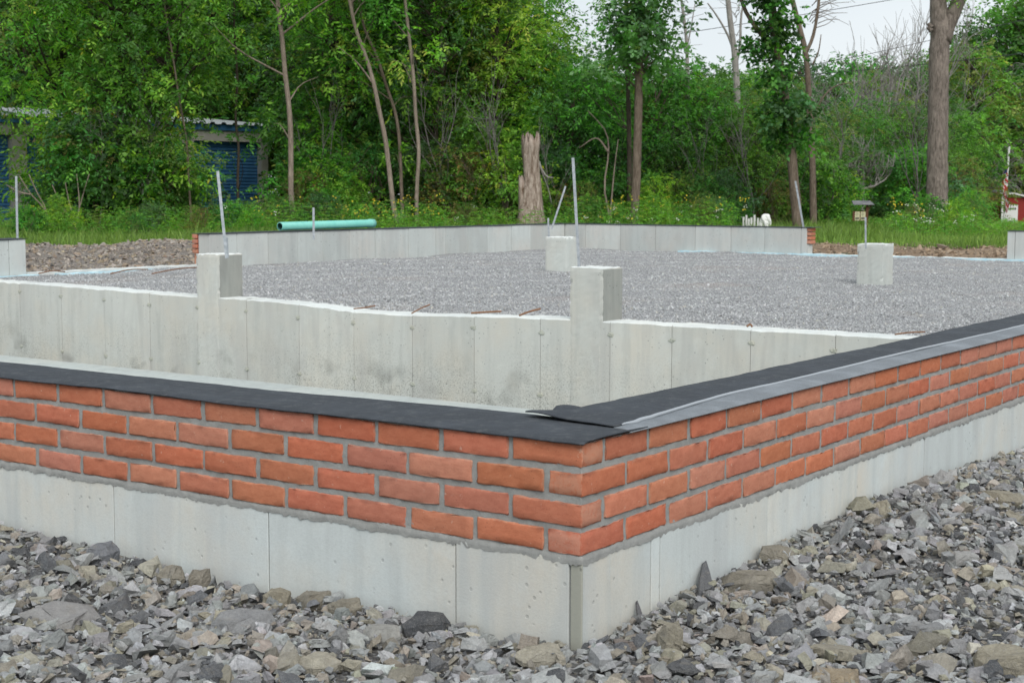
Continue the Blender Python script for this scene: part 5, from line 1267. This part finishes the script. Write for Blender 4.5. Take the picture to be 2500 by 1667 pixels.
# notice board
nd = 40.5; u = DS*nd/F; bp = P(1991, 520, nd); kb = empty('notice_board', (bp[0], bp[1], float(ground_z(bp[0], bp[1]))), math.atan2(_r[1], _r[0])); tag(kb, 'small roofed brown notice board with two yellowed papers', 'notice board')
zk = lambda y: .567+(470-y*DS)*nd/F-kb.location.z
b_ = MB(); b_.box(-2.5*u, 2.5*u, 0, .07, -.3, zk(466)); b_.build('post', M['brown_wood'], kb)
b_ = MB(); b_.add([(-34*u, -.12, zk(467.5)), (14*u, -.12, zk(467.5)), (10*u, .22, zk(459)), (-32*u, .22, zk(459)), (-34*u, -.12, zk(469)), (14*u, -.12, zk(469)), (10*u, .24, zk(462)), (-32*u, .24, zk(462))], [(0, 1, 2, 3), (4, 7, 6, 5), (0, 4, 5, 1), (1, 5, 6, 2), (2, 6, 7, 3), (3, 7, 4, 0)]); b_.build('roof', M['shingle'], kb)
b_ = MB(); b_.add([(2*u, .02, zk(480)), (8*u, .02, zk(468)), (11*u, .02, zk(468)), (3*u, .02, zk(484)), (2*u, .06, zk(480)), (8*u, .06, zk(468)), (11*u, .06, zk(468)), (3*u, .06, zk(484))], [(0, 1, 2, 3), (7, 6, 5, 4), (0, 4, 5, 1), (1, 5, 6, 2), (2, 6, 7, 3), (3, 7, 4, 0)]); b_.build('brace', M['brown_wood'], kb)
b_ = MB(); b_.box(-33*u, -2.4*u, .0, .03, zk(505.5), zk(483.5)); bd = b_.build('board', M['brown_wood'], kb)
for x0 in (-28, -15):
    b_ = MB(); b_.box(x0*u, (x0+11)*u, -.012, -.002, zk(504.5), zk(484.5)); b_.build('paper', M['paper'], kb)
    b_ = MB(); b_.box((x0+1)*u, (x0+9.5)*u, -.016, -.013, zk(502), zk(497)); b_.build('picture', M['ink'], kb)
    b_ = MB()
    for k_ in range(3): b_.box((x0+2)*u, (x0+[7, 8.5, 6][k_])*u, -.016, -.013, zk(488+k_*2.6), zk(487.2+k_*2.6))
    b_.build('printed_lines', M['ink'], kb)['kind'] = 'stuff'
# white bundle, pickets and reddish bench glimpsed beyond the far wall
wd = 37.0
c0 = P(1758, 508, wd); b_ = MB(); r_ = np.random.default_rng(9); V = []; n1, n2 = 14, 18
for q in range(n1+1):
    t_ = q/n1; th = t_*math.pi
    for k_ in range(n2):
        a = 2*math.pi*k_/n2; rr = math.sin(th)**.6*(1+.18*math.sin(3*a+4*t_)+.12*math.sin(5*a-9*t_)+r_.normal(0, .05))
        V.append(c0+np.array([math.cos(a)*rr*.13, math.sin(a)*rr*.12, math.cos(th)*.22-.04]))
b_.add(V, [(q*n2+k_, (q+1)*n2+k_, (q+1)*n2+(k_+1) % n2, q*n2+(k_+1) % n2) for q in range(n1) for k_ in range(n2)])
tag(b_.build('plastic_bundle', M['white_paint']), 'crumpled white plastic bundle seen over the far wall', 'bundle')
pk = tag(empty('picket_fence', plot(1715, 37.8)), 'few white upright pickets half hidden left of the white bundle', 'fence')
for k_, x in enumerate((1708, 1714, 1720, 1726, 1733, 1741)):
    p_ = P(x, 512, 37.8)-np.array(pk.location); b_ = MB(); b_.box(p_[0]-.022, p_[0]+.022, p_[1]-.012, p_[1]+.012, -.1, .44+.05*math.sin(k_*2)); b_.build('picket', M['white_paint'], pk)
bn = tag(empty('wooden_bench', plot(1788, 52)), 'reddish wooden bench half hidden beside the vine tree trunk', 'bench')
bn.rotation_euler = (0, 0, math.atan2(_r[1], _r[0]))
for nm, bx_ in (('seat', (-.5, .5, -.18, .18, .50, .55)), ('backrest', (-.5, .5, .18, .23, .6, .78)), ('leg', (-.45, -.38, -.15, .15, 0, .5)), ('leg', (.38, .45, -.15, .15, 0, .5))):
    b_ = MB(); b_.box(*bx_); b_.build(nm, M['red_wood'], bn)
# overhead cables
for lab, q in (('highest overhead cable crossing the sky behind the forked trunk', [(1300, 118, 66), (1588, 74, 66), (1820, 38, 66), (2049, 0, 66), (2400, -62, 66)]),
               ('middle overhead cable passing behind the massive trunk', [(1700, 178, 70), (1950, 134, 70), (2187, 82, 70), (2291, 60, 70), (2500, 12, 70)]),
               ('lowest overhead cable running across the distant trees', [(1500, 200, 62), (1755, 182, 62), (2135, 147, 62), (2352, 123, 62), (2550, 98, 62)])):
    b_ = MB(); b_.tube(spline([P(*a) for a in q], 40), .014, 5); tag(b_.build('power_line', M['wire']), lab, 'power line', 'overhead cables')
